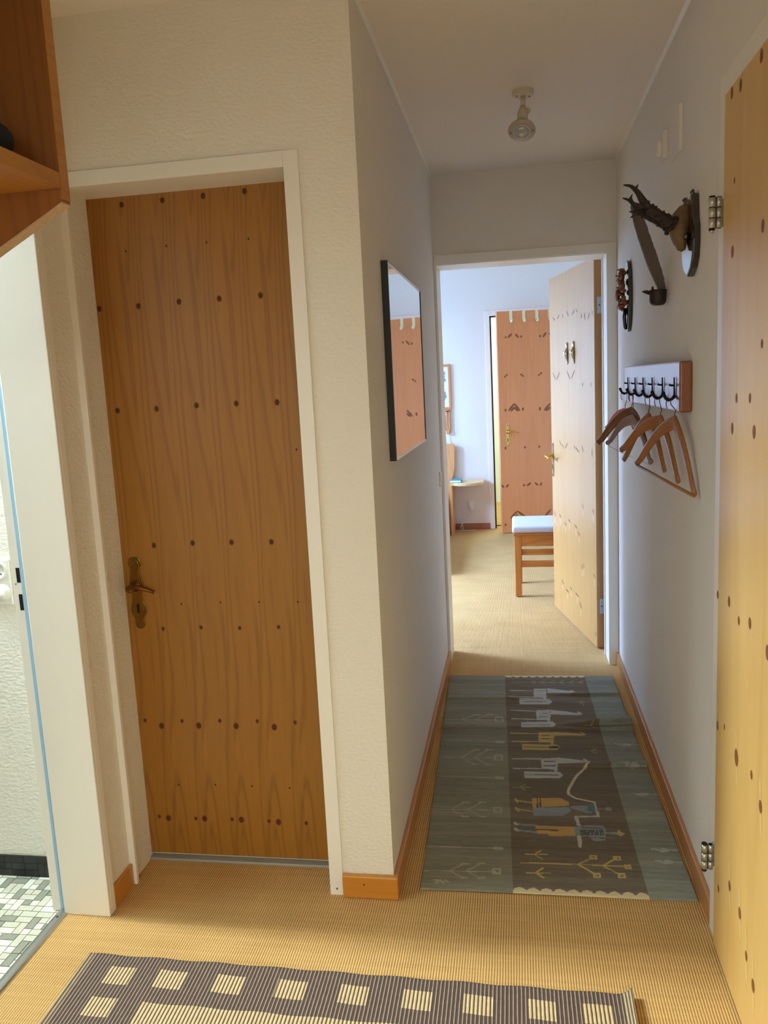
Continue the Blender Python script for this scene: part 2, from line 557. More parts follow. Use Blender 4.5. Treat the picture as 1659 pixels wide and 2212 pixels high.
K2=[(1.672,1.707,0.01),(1.889,1.692,0.01),(1.88,1.834,0.005),(1.661,1.491,0.007),(1.836,1.385,0.008),(1.735,1.387,0.008),(1.866,1.319,0.01),(1.701,1.322,0.011),(1.703,2.013,0.01),(1.845,2.009,0.01),(1.913,2.016,0.01),(1.869,0.931,0.01),(1.786,0.911,0.008),(1.703,0.931,0.01),(1.582,0.91,0.012),(1.973,0.919,0.008),(1.957,0.598,0.009),(1.892,0.623,0.006),(1.785,0.599,0.016),(1.669,0.617,0.008),(1.603,0.583,0.011),(1.823,0.264,0.01),(1.925,0.189,0.008),(1.735,0.257,0.011),(1.679,0.195,0.009),(1.625,0.167,0.012)]
K3=[(0.78,1.795,0.732,1.774),(0.635,1.798,0.684,1.777),(0.571,1.798,0.563,1.773),(0.49,1.805,0.448,1.775),(0.33,1.8,0.38,1.776),(0.305,1.798,0.282,1.782),(0.204,1.766,0.216,1.744),(0.158,1.766,0.145,1.729),(0.07,1.761,0.1,1.73),(0.029,1.766,0.024,1.746),(0.801,1.471,0.735,1.428),(0.646,1.473,0.715,1.428),(0.499,1.475,0.44,1.431),(0.345,1.477,0.414,1.43),(0.2,1.407,0.201,1.389),(0.057,1.409,0.058,1.387),(0.679,1.071,0.633,1.042),(0.614,1.054,0.596,1.03),(0.503,1.067,0.559,1.032),(0.381,1.06,0.356,1.043),(0.347,1.053,0.282,1.029),(0.232,1.071,0.21,1.039),(0.055,1.065,0.053,1.024),(0.695,0.964,0.765,0.947),(0.821,0.623,0.787,0.594),(0.706,0.617,0.664,0.609),(0.598,0.587,0.549,0.577),(0.514,0.619,0.475,0.61),(0.39,0.608,0.338,0.597),(0.324,0.58,0.288,0.564),(0.23,0.747,0.217,0.73),(0.053,0.748,0.034,0.73),(0.265,0.401,0.244,0.383),(0.229,0.413,0.215,0.399),(0.045,0.399,0.025,0.387),(0.678,0.217,0.636,0.203),(0.587,0.182,0.529,0.177),(0.495,0.219,0.463,0.208),(0.385,0.21,0.325,0.202),(0.304,0.176,0.276,0.148),(0.021,0.086,0.022,0.068)]
K4=[(0.077,1.827,0.079,1.818),(0.134,1.851,0.102,1.819),(0.173,1.845,0.198,1.817),(0.227,1.829,0.223,1.816),(0.403,1.828,0.405,1.813),(0.463,1.848,0.432,1.812),(0.495,1.842,0.497,1.832),(0.058,1.466,0.067,1.468),(0.078,1.486,0.08,1.478),(0.214,1.484,0.22,1.475),(0.229,1.468,0.237,1.464),(0.405,1.487,0.412,1.479),(0.383,1.467,0.392,1.469),(0.145,1.217,0.09,1.156),(0.145,1.217,0.196,1.15),(0.144,1.183,0.112,1.15),(0.144,1.183,0.178,1.147),(0.487,1.199,0.432,1.141),(0.487,1.164,0.45,1.136),(0.059,1.17,0.059,1.153),(0.228,1.174,0.223,1.153),(0.388,1.17,0.388,1.144),(0.05,0.819,0.049,0.801),(0.237,0.812,0.237,0.799),(0.376,0.812,0.376,0.799),(0.004,0.465,0.022,0.442),(0.067,0.465,0.049,0.444),(0.215,0.446,0.224,0.455),(0.283,0.468,0.251,0.444),(0.328,0.465,0.355,0.442),(0.392,0.461,0.378,0.44),(0.15,0.208,0.081,0.146),(0.15,0.208,0.23,0.144),(0.15,0.172,0.112,0.14),(0.478,0.203,0.412,0.131),(0.03,0.092,0.03,0.079)]
RUG=[('l','cr',0.012,[(0.011,-0.02),(0.012,-0.02)]),('l','w',0.009,[(0.375,0.887),(0.522,0.886)]),('p','w',[(0.513,0.9),(0.588,0.901),(0.579,0.834),(0.506,0.839)]),('p','w',[(0.589,0.904),(0.669,0.893),(0.756,0.879),(0.728,0.868),(0.589,0.871)]),('l','w',0.009,[(0.372,0.841),(0.516,0.838)]),('p','w',[(0.424,0.825),(0.594,0.827),(0.61,0.808),(0.589,0.793),(0.424,0.791)]),('l','dk',0.006,[(0.434,0.807),(0.57,0.809)]),('p','w',[(0.562,0.84),(0.58,0.84),(0.577,0.82),(0.56,0.821)]),('l','dk',0.006,[(0.538,0.887),(0.591,0.887)]),('l','w',0.009,[(0.373,0.75),(0.521,0.748)]),('p','w',[(0.512,0.755),(0.589,0.758),(0.582,0.693),(0.506,0.692)]),('p','w',[(0.589,0.758),(0.674,0.75),(0.766,0.734),(0.734,0.725),(0.588,0.728)]),('l','w',0.009,[(0.375,0.699),(0.515,0.696)]),('p','w',[(0.421,0.68),(0.592,0.686),(0.608,0.668),(0.589,0.649),(0.423,0.643)]),('l','dk',0.006,[(0.431,0.662),(0.57,0.664)]),('p','w',[(0.566,0.699),(0.581,0.699),(0.577,0.679),(0.562,0.679)]),('l','dk',0.006,[(0.529,0.733),(0.575,0.734)]),('l','dk',0.006,[(0.526,0.712),(0.572,0.713)]),('l','y',0.009,[(0.366,0.613),(0.515,0.612)]),('p','y',[(0.509,0.621),(0.587,0.62),(0.582,0.569),(0.503,0.569)]),('p','y',[(0.588,0.622),(0.669,0.619),(0.756,0.608),(0.727,0.6),(0.587,0.599)]),('l','y',0.009,[(0.37,0.571),(0.51,0.572)]),('p','y',[(0.42,0.557),(0.592,0.559),(0.607,0.544),(0.589,0.528),(0.42,0.525)]),('l','dk',0.006,[(0.425,0.542),(0.585,0.543)]),('p','y',[(0.566,0.572),(0.58,0.573),(0.577,0.555),(0.563,0.555)]),('l','dk',0.006,[(0.523,0.6),(0.574,0.601)]),('l','dk',0.006,[(0.521,0.586),(0.572,0.587)]),('l','dk2',0.02,[(0.562,0.543),(0.59,0.544)]),('l','w',0.009,[(0.369,0.482),(0.511,0.483)]),('p','w',[(0.507,0.484),(0.585,0.489),(0.578,0.434),(0.504,0.436)]),('p','w',[(0.585,0.49),(0.659,0.484),(0.746,0.471),(0.713,0.463),(0.582,0.461)]),('l','w',0.009,[(0.372,0.435),(0.506,0.438)]),('p','w',[(0.419,0.421),(0.587,0.424),(0.599,0.407),(0.582,0.395),(0.419,0.391)]),('l','dk',0.006,[(0.427,0.407),(0.575,0.408)]),('p','w',[(0.563,0.438),(0.577,0.439),(0.574,0.42),(0.56,0.419)]),('l','dk',0.007,[(0.519,0.472),(0.57,0.473)]),('l','dk',0.007,[(0.517,0.452),(0.567,0.453)]),('l','w',0.012,[(0.73,0.886),(0.743,0.875)]),('l','w',0.012,[(0.741,0.746),(0.753,0.737)]),('l','y',0.012,[(0.728,0.622),(0.74,0.614)]),('l','w',0.012,[(0.714,0.483),(0.723,0.476)]),('l','r',0.01,[(0.73,0.464),(0.661,0.407),(0.613,0.35),(0.608,0.329),(0.64,0.312),(0.715,0.299)]),('l','y',0.008,[(0.371,0.298),(0.441,0.29)]),('l','y',0.008,[(0.371,0.303),(0.379,0.291)]),('l','y',0.008,[(0.372,0.266),(0.444,0.259)]),('l','y',0.008,[(0.371,0.271),(0.381,0.259)]),('p','o',[(0.442,0.308),(0.567,0.313),(0.601,0.299),(0.604,0.282),(0.442,0.272)]),('p','b',[(0.442,0.272),(0.601,0.278),(0.608,0.264),(0.571,0.246),(0.442,0.242)]),('l','dk',0.004,[(0.468,0.31),(0.465,0.274)]),('l','dk',0.004,[(0.48,0.31),(0.478,0.275)]),('p','b',[(0.606,0.282),(0.687,0.285),(0.716,0.262),(0.676,0.257),(0.609,0.273)]),('p','t',[(0.68,0.291),(0.717,0.292),(0.715,0.255),(0.678,0.265)]),('l','w',0.009,[(0.715,0.299),(0.717,0.246)]),('l','w',0.009,[(0.717,0.247),(0.626,0.244)]),('l','w',0.012,[(0.624,0.244),(0.629,0.213)]),('l','b',0.005,[(0.719,0.272),(0.759,0.273)]),('p','b',[(0.757,0.28),(0.781,0.279),(0.778,0.266),(0.754,0.267)]),('l','b',0.01,[(0.362,0.209),(0.454,0.206)]),('l','b',0.01,[(0.365,0.188),(0.451,0.183)]),('l','w',0.01,[(0.362,0.214),(0.372,0.207)]),('l','w',0.01,[(0.364,0.193),(0.373,0.187)]),('p','o',[(0.45,0.206),(0.613,0.207),(0.606,0.174),(0.503,0.172),(0.497,0.177),(0.451,0.179)]),('l','dk',0.008,[(0.453,0.192),(0.537,0.191)]),('p','b',[(0.609,0.207),(0.665,0.214),(0.726,0.214),(0.736,0.2),(0.723,0.162),(0.677,0.159),(0.662,0.173),(0.606,0.174)]),('l','dk',0.004,[(0.634,0.195),(0.632,0.178)]),('l','dk',0.004,[(0.64,0.195),(0.638,0.178)]),('l','dk',0.004,[(0.647,0.196),(0.646,0.179)]),('l','dk',0.004,[(0.655,0.196),(0.652,0.178)]),('l','dk',0.004,[(0.661,0.196),(0.659,0.178)]),('l','dk',0.004,[(0.669,0.196),(0.666,0.179)]),('l','dk',0.004,[(0.675,0.196),(0.673,0.179)]),('l','dk',0.004,[(0.682,0.197),(0.679,0.179)]),('l','dk',0.004,[(0.689,0.197),(0.687,0.179)]),('l','dk',0.004,[(0.696,0.197),(0.693,0.179)]),('l','dk',0.004,[(0.702,0.197),(0.7,0.18)]),('l','dk',0.004,[(0.71,0.197),(0.708,0.18)]),('l','dk',0.004,[(0.716,0.198),(0.714,0.18)]),('l','dk',0.004,[(0.723,0.198),(0.72,0.18)]),('l','dk',0.005,[(0.64,0.204),(0.723,0.204)]),('l','dk',0.005,[(0.639,0.172),(0.721,0.17)]),('l','w',0.012,[(0.621,0.172),(0.619,0.142)]),('l','b',0.006,[(0.73,0.188),(0.765,0.188)]),('l','b',0.014,[(0.761,0.188),(0.783,0.189)]),('p','y',[(0.78,0.196),(0.791,0.201),(0.794,0.194),(0.81,0.189),(0.799,0.181),(0.787,0.177),(0.777,0.182)]),('l','y',0.006,[(0.398,0.11),(0.486,0.112)]),('l','y',0.006,[(0.433,0.11),(0.462,0.125)]),('l','y',0.006,[(0.433,0.11),(0.463,0.096)]),('l','y',0.006,[(0.399,0.056),(0.486,0.057)]),('l','y',0.006,[(0.434,0.057),(0.462,0.07)]),('l','y',0.006,[(0.434,0.057),(0.463,0.043)]),('l','f',0.006,[(0.362,0.354),(0.44,0.354)]),('l','f',0.006,[(0.394,0.354),(0.418,0.365)]),('l','f',0.006,[(0.394,0.354),(0.42,0.341)]),('l','f',0.006,[(0.736,0.809),(0.8,0.807)]),('l','f',0.006,[(0.762,0.807),(0.784,0.819)]),('l','f',0.006,[(0.762,0.807),(0.781,0.792)]),('l','f',0.006,[(0.754,0.658),(0.82,0.657)]),('l','f',0.006,[(0.78,0.657),(0.803,0.668)]),('l','f',0.006,[(0.78,0.657),(0.801,0.644)]),('l','f',0.006,[(0.729,0.529),(0.804,0.529)]),('l','f',0.006,[(0.758,0.528),(0.784,0.54)]),('l','f',0.006,[(0.758,0.528),(0.781,0.515)]),('l','f',0.006,[(0.372,0.945),(0.81,0.952)]),('l','f',0.006,[(0.501,0.949),(0.527,0.961)]),('l','f',0.006,[(0.501,0.949),(0.524,0.937)]),('l','f',0.006,[(0.558,0.95),(0.585,0.962)]),('l','f',0.006,[(0.558,0.95),(0.581,0.937)]),('l','f',0.006,[(0.616,0.951),(0.642,0.962)]),('l','f',0.006,[(0.616,0.951),(0.638,0.938)]),('l','f',0.006,[(0.673,0.951),(0.7,0.963)]),('l','f',0.006,[(0.673,0.951),(0.695,0.938)]),('l','f',0.006,[(0.73,0.951),(0.757,0.963)]),('l','f',0.006,[(0.73,0.951),(0.752,0.939)]),('l','f',0.006,[(0.787,0.952),(0.814,0.964)]),('l','f',0.006,[(0.787,0.952),(0.809,0.939)]),('l','y',0.006,[(0.379,0.083),(0.601,0.085),(0.795,0.084)]),('l','y',0.006,[(0.601,0.086),(0.661,0.108)]),('l','y',0.006,[(0.6,0.084),(0.66,0.056)]),('l','y',0.006,[(0.693,0.084),(0.75,0.11)]),('l','y',0.006,[(0.693,0.082),(0.752,0.057)]),('l','y',0.007,[(0.652,0.113),(0.673,0.114),(0.672,0.104),(0.651,0.103),(0.652,0.113)]),('l','y',0.007,[(0.653,0.06),(0.672,0.061),(0.672,0.051),(0.652,0.05),(0.653,0.06)]),('l','y',0.007,[(0.742,0.114),(0.763,0.115),(0.762,0.105),(0.742,0.104),(0.742,0.114)]),('l','y',0.007,[(0.744,0.061),(0.764,0.062),(0.763,0.052),(0.743,0.051),(0.744,0.061)]),('l','y',0.007,[(0.776,0.088),(0.795,0.089),(0.795,0.079),(0.774,0.078),(0.776,0.088)]),('l','g',0.005,[(0.005,0.05),(0.284,0.056)]),('l','g',0.005,[(0.103,0.053),(0.157,0.076)]),('l','g',0.005,[(0.103,0.053),(0.16,0.033)]),('l','g',0.008,[(0.149,0.076),(0.171,0.076)]),('l','g',0.008,[(0.152,0.033),(0.174,0.034)]),('l','g',0.005,[(0.169,0.055),(0.223,0.078)]),('l','g',0.005,[(0.169,0.055),(0.223,0.035)]),('l','g',0.008,[(0.216,0.078),(0.238,0.078)]),('l','g',0.008,[(0.217,0.035),(0.237,0.037)]),('l','g',0.007,[(0.271,0.063),(0.298,0.064),(0.299,0.051),(0.272,0.051),(0.271,0.063)]),('l','g',0.005,[(-0.027,0.254),(0.291,0.259)]),('l','g',0.005,[(0.085,0.257),(0.145,0.286)]),('l','g',0.005,[(0.085,0.257),(0.149,0.23)]),('l','g',0.008,[(0.138,0.286),(0.163,0.286)]),('l','g',0.008,[(0.14,0.23),(0.165,0.231)]),('l','g',0.005,[(0.159,0.259),(0.221,0.288)]),('l','g',0.005,[(0.159,0.259),(0.221,0.232)]),('l','g',0.008,[(0.213,0.288),(0.237,0.288)]),('l','g',0.008,[(0.214,0.232),(0.238,0.233)]),('l','g',0.007,[(0.274,0.269),(0.306,0.269),(0.307,0.252),(0.277,0.251),(0.274,0.269)]),('l','g',0.005,[(0.024,0.482),(0.297,0.484)]),('l','g',0.005,[(0.112,0.484),(0.181,0.522)]),('l','g',0.005,[(0.112,0.484),(0.183,0.449)]),('l','g',0.008,[(0.171,0.522),(0.2,0.521)]),('l','g',0.008,[(0.174,0.449),(0.201,0.45)]),('l','g',0.005,[(0.177,0.485),(0.247,0.523)]),('l','g',0.005,[(0.177,0.485),(0.247,0.45)]),('l','g',0.008,[(0.237,0.523),(0.266,0.522)]),('l','g',0.008,[(0.238,0.45),(0.264,0.452)]),('l','g',0.007,[(0.279,0.497),(0.315,0.497),(0.316,0.475),(0.281,0.474),(0.279,0.497)]),('l','g',0.005,[(0.002,0.691),(0.303,0.69)]),('l','g',0.005,[(0.1,0.692),(0.175,0.721)]),('l','g',0.005,[(0.1,0.692),(0.177,0.666)]),('l','g',0.008,[(0.165,0.72),(0.196,0.719)]),('l','g',0.008,[(0.167,0.666),(0.197,0.667)]),('l','g',0.005,[(0.172,0.693),(0.248,0.721)]),('l','g',0.005,[(0.172,0.693),(0.247,0.667)]),('l','g',0.008,[(0.238,0.721),(0.268,0.721)]),('l','g',0.008,[(0.237,0.667),(0.268,0.669)]),('l','g',0.007,[(0.283,0.707),(0.322,0.707),(0.324,0.679),(0.285,0.679),(0.283,0.707)]),('l','g',0.005,[(0.001,0.123),(0.295,0.126)]),('l','g',0.02,[(0.283,0.126),(0.301,0.126)]),('l','g',0.005,[(0.037,0.393),(0.304,0.392)]),('l','g',0.02,[(0.29,0.392),(0.312,0.391)]),('l','g',0.005,[(0.019,0.571),(0.31,0.568)]),('l','g',0.02,[(0.295,0.567),(0.319,0.566)]),('l','g',0.006,[(0.049,0.023),(0.063,0.024),(0.056,0.015),(0.073,0.024),(0.084,0.016),(0.092,0.025),(0.103,0.019)]),('l','g2',0.005,[(0.895,0.106),(0.992,0.104)]),('l','g2',0.005,[(0.909,0.104),(0.933,0.097)]),('l','g2',0.018,[(0.936,0.104),(0.951,0.104)]),('l','g2',0.005,[(0.894,0.14),(0.993,0.138)]),('l','g2',0.005,[(0.907,0.139),(0.934,0.132)]),('l','g2',0.018,[(0.937,0.138),(0.951,0.138)]),('l','g2',0.005,[(0.888,0.339),(0.998,0.336)]),('l','g2',0.005,[(0.903,0.337),(0.932,0.329)]),('l','g2',0.018,[(0.935,0.337),(0.951,0.337)]),('l','g2',0.005,[(0.883,0.459),(1.002,0.454)]),('l','g2',0.005,[(0.9,0.456),(0.931,0.446)]),('l','g2',0.018,[(0.934,0.455),(0.95,0.455)]),('l','g2',0.005,[(0.88,0.566),(1.006,0.56)]),('l','g2',0.005,[(0.897,0.563),(0.93,0.551)]),('l','g2',0.018,[(0.933,0.562),(0.952,0.561)])]

# ================================================================== SETTING
H = 2.42           # hall ceiling
XL, XR = -0.376, 0.482   # corridor walls
XW = -1.178        # hall left wall (bathroom door wall)
YW = 2.10          # wall that holds the narrow pine door
YF, YB0 = 4.06, 4.25     # far corridor wall, its bedroom face
YB = 7.93          # bedroom rear wall
HB = 2.56          # bedroom ceiling

mb = MB()
mb.box((XW - 0.14, -1.7, -0.12), (0.64, YB0, 0.0), M['sisal'])
mb.box((-2.42, YB0, -0.12), (1.42, YB + 0.2, 0.0), M['sisal'])
struct(mb, 'floor', 'ribbed ochre sisal carpet floor running through the corridor into the bedroom', 'floor')

mb = MB()
mb.box((XW - 0.14, -1.7, H), (0.64, YB0, H + 0.15), M['ceiling'])
struct(mb, 'ceiling', 'white plaster ceiling of the hall and corridor', 'ceiling')
mb = MB()
mb.box((-2.42, YB0, HB), (1.42, YB + 0.2, HB + 0.12), M['ceiling'])
struct(mb, 'ceiling_bedroom', 'pale ceiling of the bright bedroom', 'ceiling')

# right wall, with a closed niche for the right-hand pine door
mb = MB()
mb.box((XR, 1.955, 0), (0.62, YF, H), M['smooth'])
mb.box((XR, -1.7, 0), (0.62, 1.13, H), M['smooth'])
mb.box((XR, 1.13, 2.05), (0.62, 1.955, H), M['smooth'])
mb.box((0.56, 1.13, 0), (0.62, 1.955, 2.05), M['smooth'])
struct(mb, 'wall_right', 'white right-hand corridor wall with trophies and coat rack', 'wall')

# corridor left wall
mb = MB()
mb.box((XL - 0.14, YW + 0.14, 0), (XL, YF, H), M['smooth'])
struct(mb, 'wall_corridor', 'white left corridor wall that carries the mirror', 'wall')

# wall with the narrow pine door (facing the camera)
mb = MB()
mb.prism([(-0.535, 0), (XL, 0), (XL, H), (XW, H), (XW, 2.02), (-0.535, 2.02)], (0, YW, 0), (1, 0, 0), (0, 0, 1), (0, 0.14, 0), M['plaster'])
mb.box((XW - 0.13, YW + 0.1475, 0), (-0.535, YW + 0.20, 2.1), M['plaster'])  # unseen backing added behind the door leaf to stop light leaking in
struct(mb, 'wall_front', 'white stucco wall around the closed narrow pine door', 'wall')

# hall left wall with the bathroom doorway
mb = MB()
mb.box((XW - 0.13, -1.7, 0), (XW, -1.35, H), M['plaster'])
mb.box((XW - 0.13, 0.25, 0), (XW, 1.32, H), M['plaster'])
mb.box((XW - 0.13, -1.35, 2.1), (XW, 0.25, H), M['plaster'])
mb.box((XW - 0.13, 1.32, 2.05), (XW, 1.95, H), M['plaster'])
mb.box((XW - 0.13, 1.95, 0), (XW, YW + 0.14, H), M['plaster'])
struct(mb, 'wall_left', 'white stucco wall strip between bathroom door and narrow pine door', 'wall')

# hall wall behind the photographer, with an added opening for fill light
mb = MB()
mb.box((XW, -1.7, 0), (-1.0, -1.6, H), M['smooth'])
mb.box((0.30, -1.7, 0), (XR, -1.6, H), M['smooth'])
mb.box((-1.0, -1.7, 2.05), (0.30, -1.6, H), M['smooth'])
struct(mb, 'wall_rear', 'white hall wall behind the photographer', 'wall')
def window(name, a, b, axis, label, bars=1):
    """frame of bars in the plane perpendicular to axis, with a pane"""
    w = thing(name, [(a[i] + b[i]) / 2 for i in range(3)], label, 'window', kind='structure')
    m1 = MB()
    t = 0.055
    o = 1 - axis
    x0, x1 = a[o], b[o]
    def bx(u0, u1, z0, z1, d=0.0):
        p, q = [0, 0, 0], [0, 0, 0]
        p[o], q[o] = u0, u1
        p[axis], q[axis] = a[axis], b[axis]
        p[2], q[2] = z0, z1
        m1.box(p, q, M['paint'], 0.004)
    bx(x0, x0 + t, a[2], b[2]); bx(x1 - t, x1, a[2], b[2])
    bx(x0 + t, x1 - t, a[2], a[2] + t); bx(x0 + t, x1 - t, b[2] - t, b[2])
    for k in range(bars):
        c = x0 + (x1 - x0) * (k + 1) / (bars + 1)
        bx(c - 0.03, c + 0.03, a[2] + t, b[2] - t)
    m1.build('window_frame', w)
    return w
window('added_window_5', (-1.0, -1.69, 0.0), (0.30, -1.62, 2.05), 1, 'added unseen white framed glazed door behind the photographer, for fill light')  # added opening, never in view, lets the rear fill lamp in
window('added_window_1', (XW - 0.11, -1.35, 0.0), (XW - 0.04, 0.25, 2.1), 0, 'added unseen white framed glazed entrance lighting the near end of the hall')  # unseen entrance added to light the hall from the left

# far corridor wall with the bedroom doorway
mb = MB()
mb.box((XL - 0.14, YF, 0), (-0.372, YB0, HB), M['smooth'])
mb.box((0.44, YF, 0), (0.60, YB0, HB), M['smooth'])
mb.box((-0.372, YF, 2.012), (0.44, YB0, HB), M['smooth'])
struct(mb, 'wall_far', 'greyish white wall above the bedroom doorway', 'wall')

# bedroom walls
mb = MB()
mb.box((-2.42, YB0 - 0.1, 0), (XL - 0.1, YB0, HB), M['smooth'])
mb.box((0.60, YB0 - 0.1, 0), (1.42, YB0, HB), M['smooth'])
struct(mb, 'wall_bedroom_near', 'white bedroom wall beside the doorway', 'wall')
mb = MB()
mb.box((-2.42, YB, 0), (-0.232, YB + 0.15, HB), M['smooth'])
mb.box((0.70, YB, 0), (1.42, YB + 0.15, HB), M['smooth'])
mb.box((-0.232, YB, 2.05), (0.70, YB + 0.15, HB), M['smooth'])
struct(mb, 'wall_bedroom_rear', 'bluish white rear bedroom wall around the far pine door', 'wall')
mb = MB()
W1 = (4.62, 5.95, 0.02, 2.2)
W2 = (6.45, 7.55, 0.55, 2.2)
x0, x1 = -2.42, -2.30
mb.box((x0, YB0, 0), (x1, W1[0], HB), M['smooth'])
mb.box((x0, W1[1], 0), (x1, W2[0], HB), M['smooth'])
mb.box((x0, W2[1], 0), (x1, YB, HB), M['smooth'])
mb.box((x0, W1[0], W1[3]), (x1, W1[1], HB), M['smooth'])
mb.box((x0, W2[0], W2[3]), (x1, W2[1], HB), M['smooth'])
mb.box((x0, W2[0], 0), (x1, W2[1], W2[2]), M['smooth'])
struct(mb, 'wall_bedroom_left', 'white bedroom window wall', 'wall')
mb = MB()
mb.box((1.30, YB0, 0), (1.42, YB, HB), M['smooth'])
struct(mb, 'wall_bedroom_right', 'white bedroom wall behind the open door', 'wall')
window('window_2', (-2.39, W1[0], W1[2]), (-2.33, W1[1], W1[3]), 0, 'white balcony window of the bedroom')
window('window_3', (-2.39, W2[0], W2[2]), (-2.33, W2[1], W2[3]), 0, 'white bedroom window beside the bed')

# room beyond the far door
mb = MB()
mb.box((-0.75, YB + 0.15, -0.02), (1.2, 9.7, 0.0), M['sisal'])
mb.box((-0.75, 9.7, 0), (1.2, 9.8, HB), M['green_wall'])
mb.box((-0.85, YB + 0.15, 0), (-0.75, 9.7, HB), M['green_wall'])
mb.box((1.2, YB + 0.15, 0), (1.3, 9.7, HB), M['green_wall'])
mb.box((-0.75, YB + 0.15, HB), (1.2, 9.7, HB + 0.1), M['green_wall'])
struct(mb, 'wall_beyond', 'pale green lit room seen through the gap of the far door', 'wall')

# ------------------------------------------------------------------ bathroom
mb = MB()
XB = XW - 0.13
mb.box((-2.9, 0.2, -0.14), (XB, 2.111, -0.006), M['grout'])
struct(mb, 'floor_bathroom', 'grey grout bed of the bathroom floor', 'floor')
mb = MB()
mb.box((-2.9, 2.111, -0.02), (XB, 2.23, H), M['plaster'])
struct(mb, 'wall_bathroom_far', 'bright white textured bathroom wall', 'wall')
mb = MB()
mb.box((-2.9, 0.1, 0), (XB, 0.2, H), M['smooth'])
mb.box((-3.0, 0.1, 0), (-2.9, 2.23, H), M['smooth'])
struct(mb, 'wall_bathroom_side', 'white bathroom side wall', 'wall')
sx0, sx1, sy0, sy1 = -2.75, -1.55, 1.25, 2.08      # added roof light opening, unseen, steers light down through the bathroom doorway
mb = MB()
mb.box((-3.0, 0.1, H), (sx0, 2.23, H + 0.1), M['ceiling'])
mb.box((sx1, 0.1, H), (XB, 2.23, H + 0.1), M['ceiling'])
mb.box((sx0, 0.1, H), (sx1, sy0, H + 0.1), M['ceiling'])
mb.box((sx0, sy1, H), (sx1, 2.23, H + 0.1), M['ceiling'])
struct(mb, 'ceiling_bathroom', 'white bathroom ceiling around the added roof light', 'ceiling')
mb = MB()
for a_, b_ in (((sx0, sy0), (sx0 + 0.04, sy1)), ((sx1 - 0.04, sy0), (sx1, sy1)), ((sx0 + 0.04, sy0), (sx1 - 0.04, sy0 + 0.04)), ((sx0 + 0.04, sy1 - 0.04), (sx1 - 0.04, sy1))):
    mb.box((a_[0], a_[1], H + 0.03), (b_[0], b_[1], H + 0.09), M['paint'])
struct(mb, 'added_window_4', 'added unseen white framed roof light of the bathroom', 'window')


def domino_tiles(name, O, U, V, nu, nv, c, pal, gap, th, label, cat):
    """basket of square and oblong tiles, one mesh with a colour per tile"""
    rnd = random.Random(5)
    occ = [[None] * nv for _ in range(nu)]
    tiles = []
    for i in range(nu):
        for j in range(nv):
            if occ[i][j] is not None:
                continue
            ch = rnd.random()
            a, b2 = 1, 1
            if ch < 0.38 and i + 1 < nu and occ[i + 1][j] is None:
                a = 2
            elif ch < 0.72 and j + 1 < nv and occ[i][j + 1] is None:
                b2 = 2
            for p in range(a):
                for q in range(b2):
                    occ[i + p][j + q] = 1
            tiles.append((i, j, a, b2))
    O, U, V = Vector(O), Vector(U), Vector(V)
    Wn = U.cross(V)
    vs, fs, cols = [], [], []
    for i, j, a, b2 in tiles:
        p = [(i * c + gap, j * c + gap), ((i + a) * c - gap, j * c + gap), ((i + a) * c - gap, (j + b2) * c - gap), (i * c + gap, (j + b2) * c - gap)]
        k = len(vs)
        col = pal[rnd.randrange(len(pal))]
        vs += [O + U * u + V * v + Wn * th for u, v in p] + [O + U * u + V * v for u, v in p]
        q = [(k, k + 1, k + 2, k + 3), (k, k + 4, k + 5, k + 1), (k + 1, k + 5, k + 6, k + 2), (k + 2, k + 6, k + 7, k + 3), (k + 3, k + 7, k + 4, k)]
        fs += q
        cols += [col] * 20
    me = bpy.data.meshes.new(name)
    me.from_pydata([tuple(v) for v in vs], [], fs)
    at = me.color_attributes.new('Col', 'FLOAT_COLOR', 'CORNER')
    at.data.foreach_set('color', np.array(cols, dtype=np.float32).ravel())
    me.materials.append(M['mosaic'])
    o = bpy.data.objects.new(name, me)
    C.objects.link(o)
    return tag(o, label, cat, kind='structure')


W_, G_, C_ = lin(226, 224, 210), lin(150, 150, 136), lin(206, 202, 184)
domino_tiles('floor_mosaic', (XB - 0.01, 0.5, -0.006), (0, 1, 0), (-1, 0, 0), 66, 30, 0.0245, [W_, W_, W_, C_, C_, G_], 0.0012, 0.005,
             'white, cream and grey mosaic tile floor of the bathroom', 'floor')
B1, B2, B3 = lin(16, 18, 18), lin(34, 36, 36), lin(24, 26, 26)
mb = MB()
mb.box((-2.4, 2.104, -0.004), (XB, 2.111, 0.066), M['black_tile'])
struct(mb, 'baseboard_bathroom', 'black tiled base strip along the bathroom wall', 'baseboard')
o = domino_tiles('trim_1', (-2.0, 2.104, 0.0), (1, 0, 0), (0, 0, 1), 28, 3, 0.0222, [B1, B2, B3], 0.0008, 0.001,
                 'black mosaic facing of the bathroom base strip', 'trim')

# bathroom door frame: reveal, rebate, strike strip
mb = MB()
mb.box((XB, 1.940, 0), (XW + 0.010, 1.952, 2.045), M['paint'], 0.002)
mb.box((XW, 1.9525, 0), (XW + 0.0098, 1.976, 2.044), M['paint'], 0.001)
mb.box((XB - 0.045, 1.954, 0), (XB - 0.002, 1.966, 2.045), M['paint'], 0.001)
mb.box((XB - 0.045, 1.966, 0), (XB - 0.0005, 2.005, 2.09), M['paint'])
mb.box((XB, 1.328, 2.033), (XW + 0.010, 1.9395, 2.0445), M['paint'], 0.002)
mb.box((XW, 1.285, 2.045), (XW + 0.010, 1.976, 2.09), M['paint'], 0.002)
mb.box((XB, 1.315, 0), (XW + 0.010, 1.327, 2.0445), M['paint'], 0.002)
mb.box((XW, 1.285, 0), (XW + 0.0098, 1.3145, 2.044), M['paint'], 0.001)
mb.box((XB - 0.0170, 1.9500, 0.0), (XB - 0.0095, 1.9538, 2.04), M['seal'])
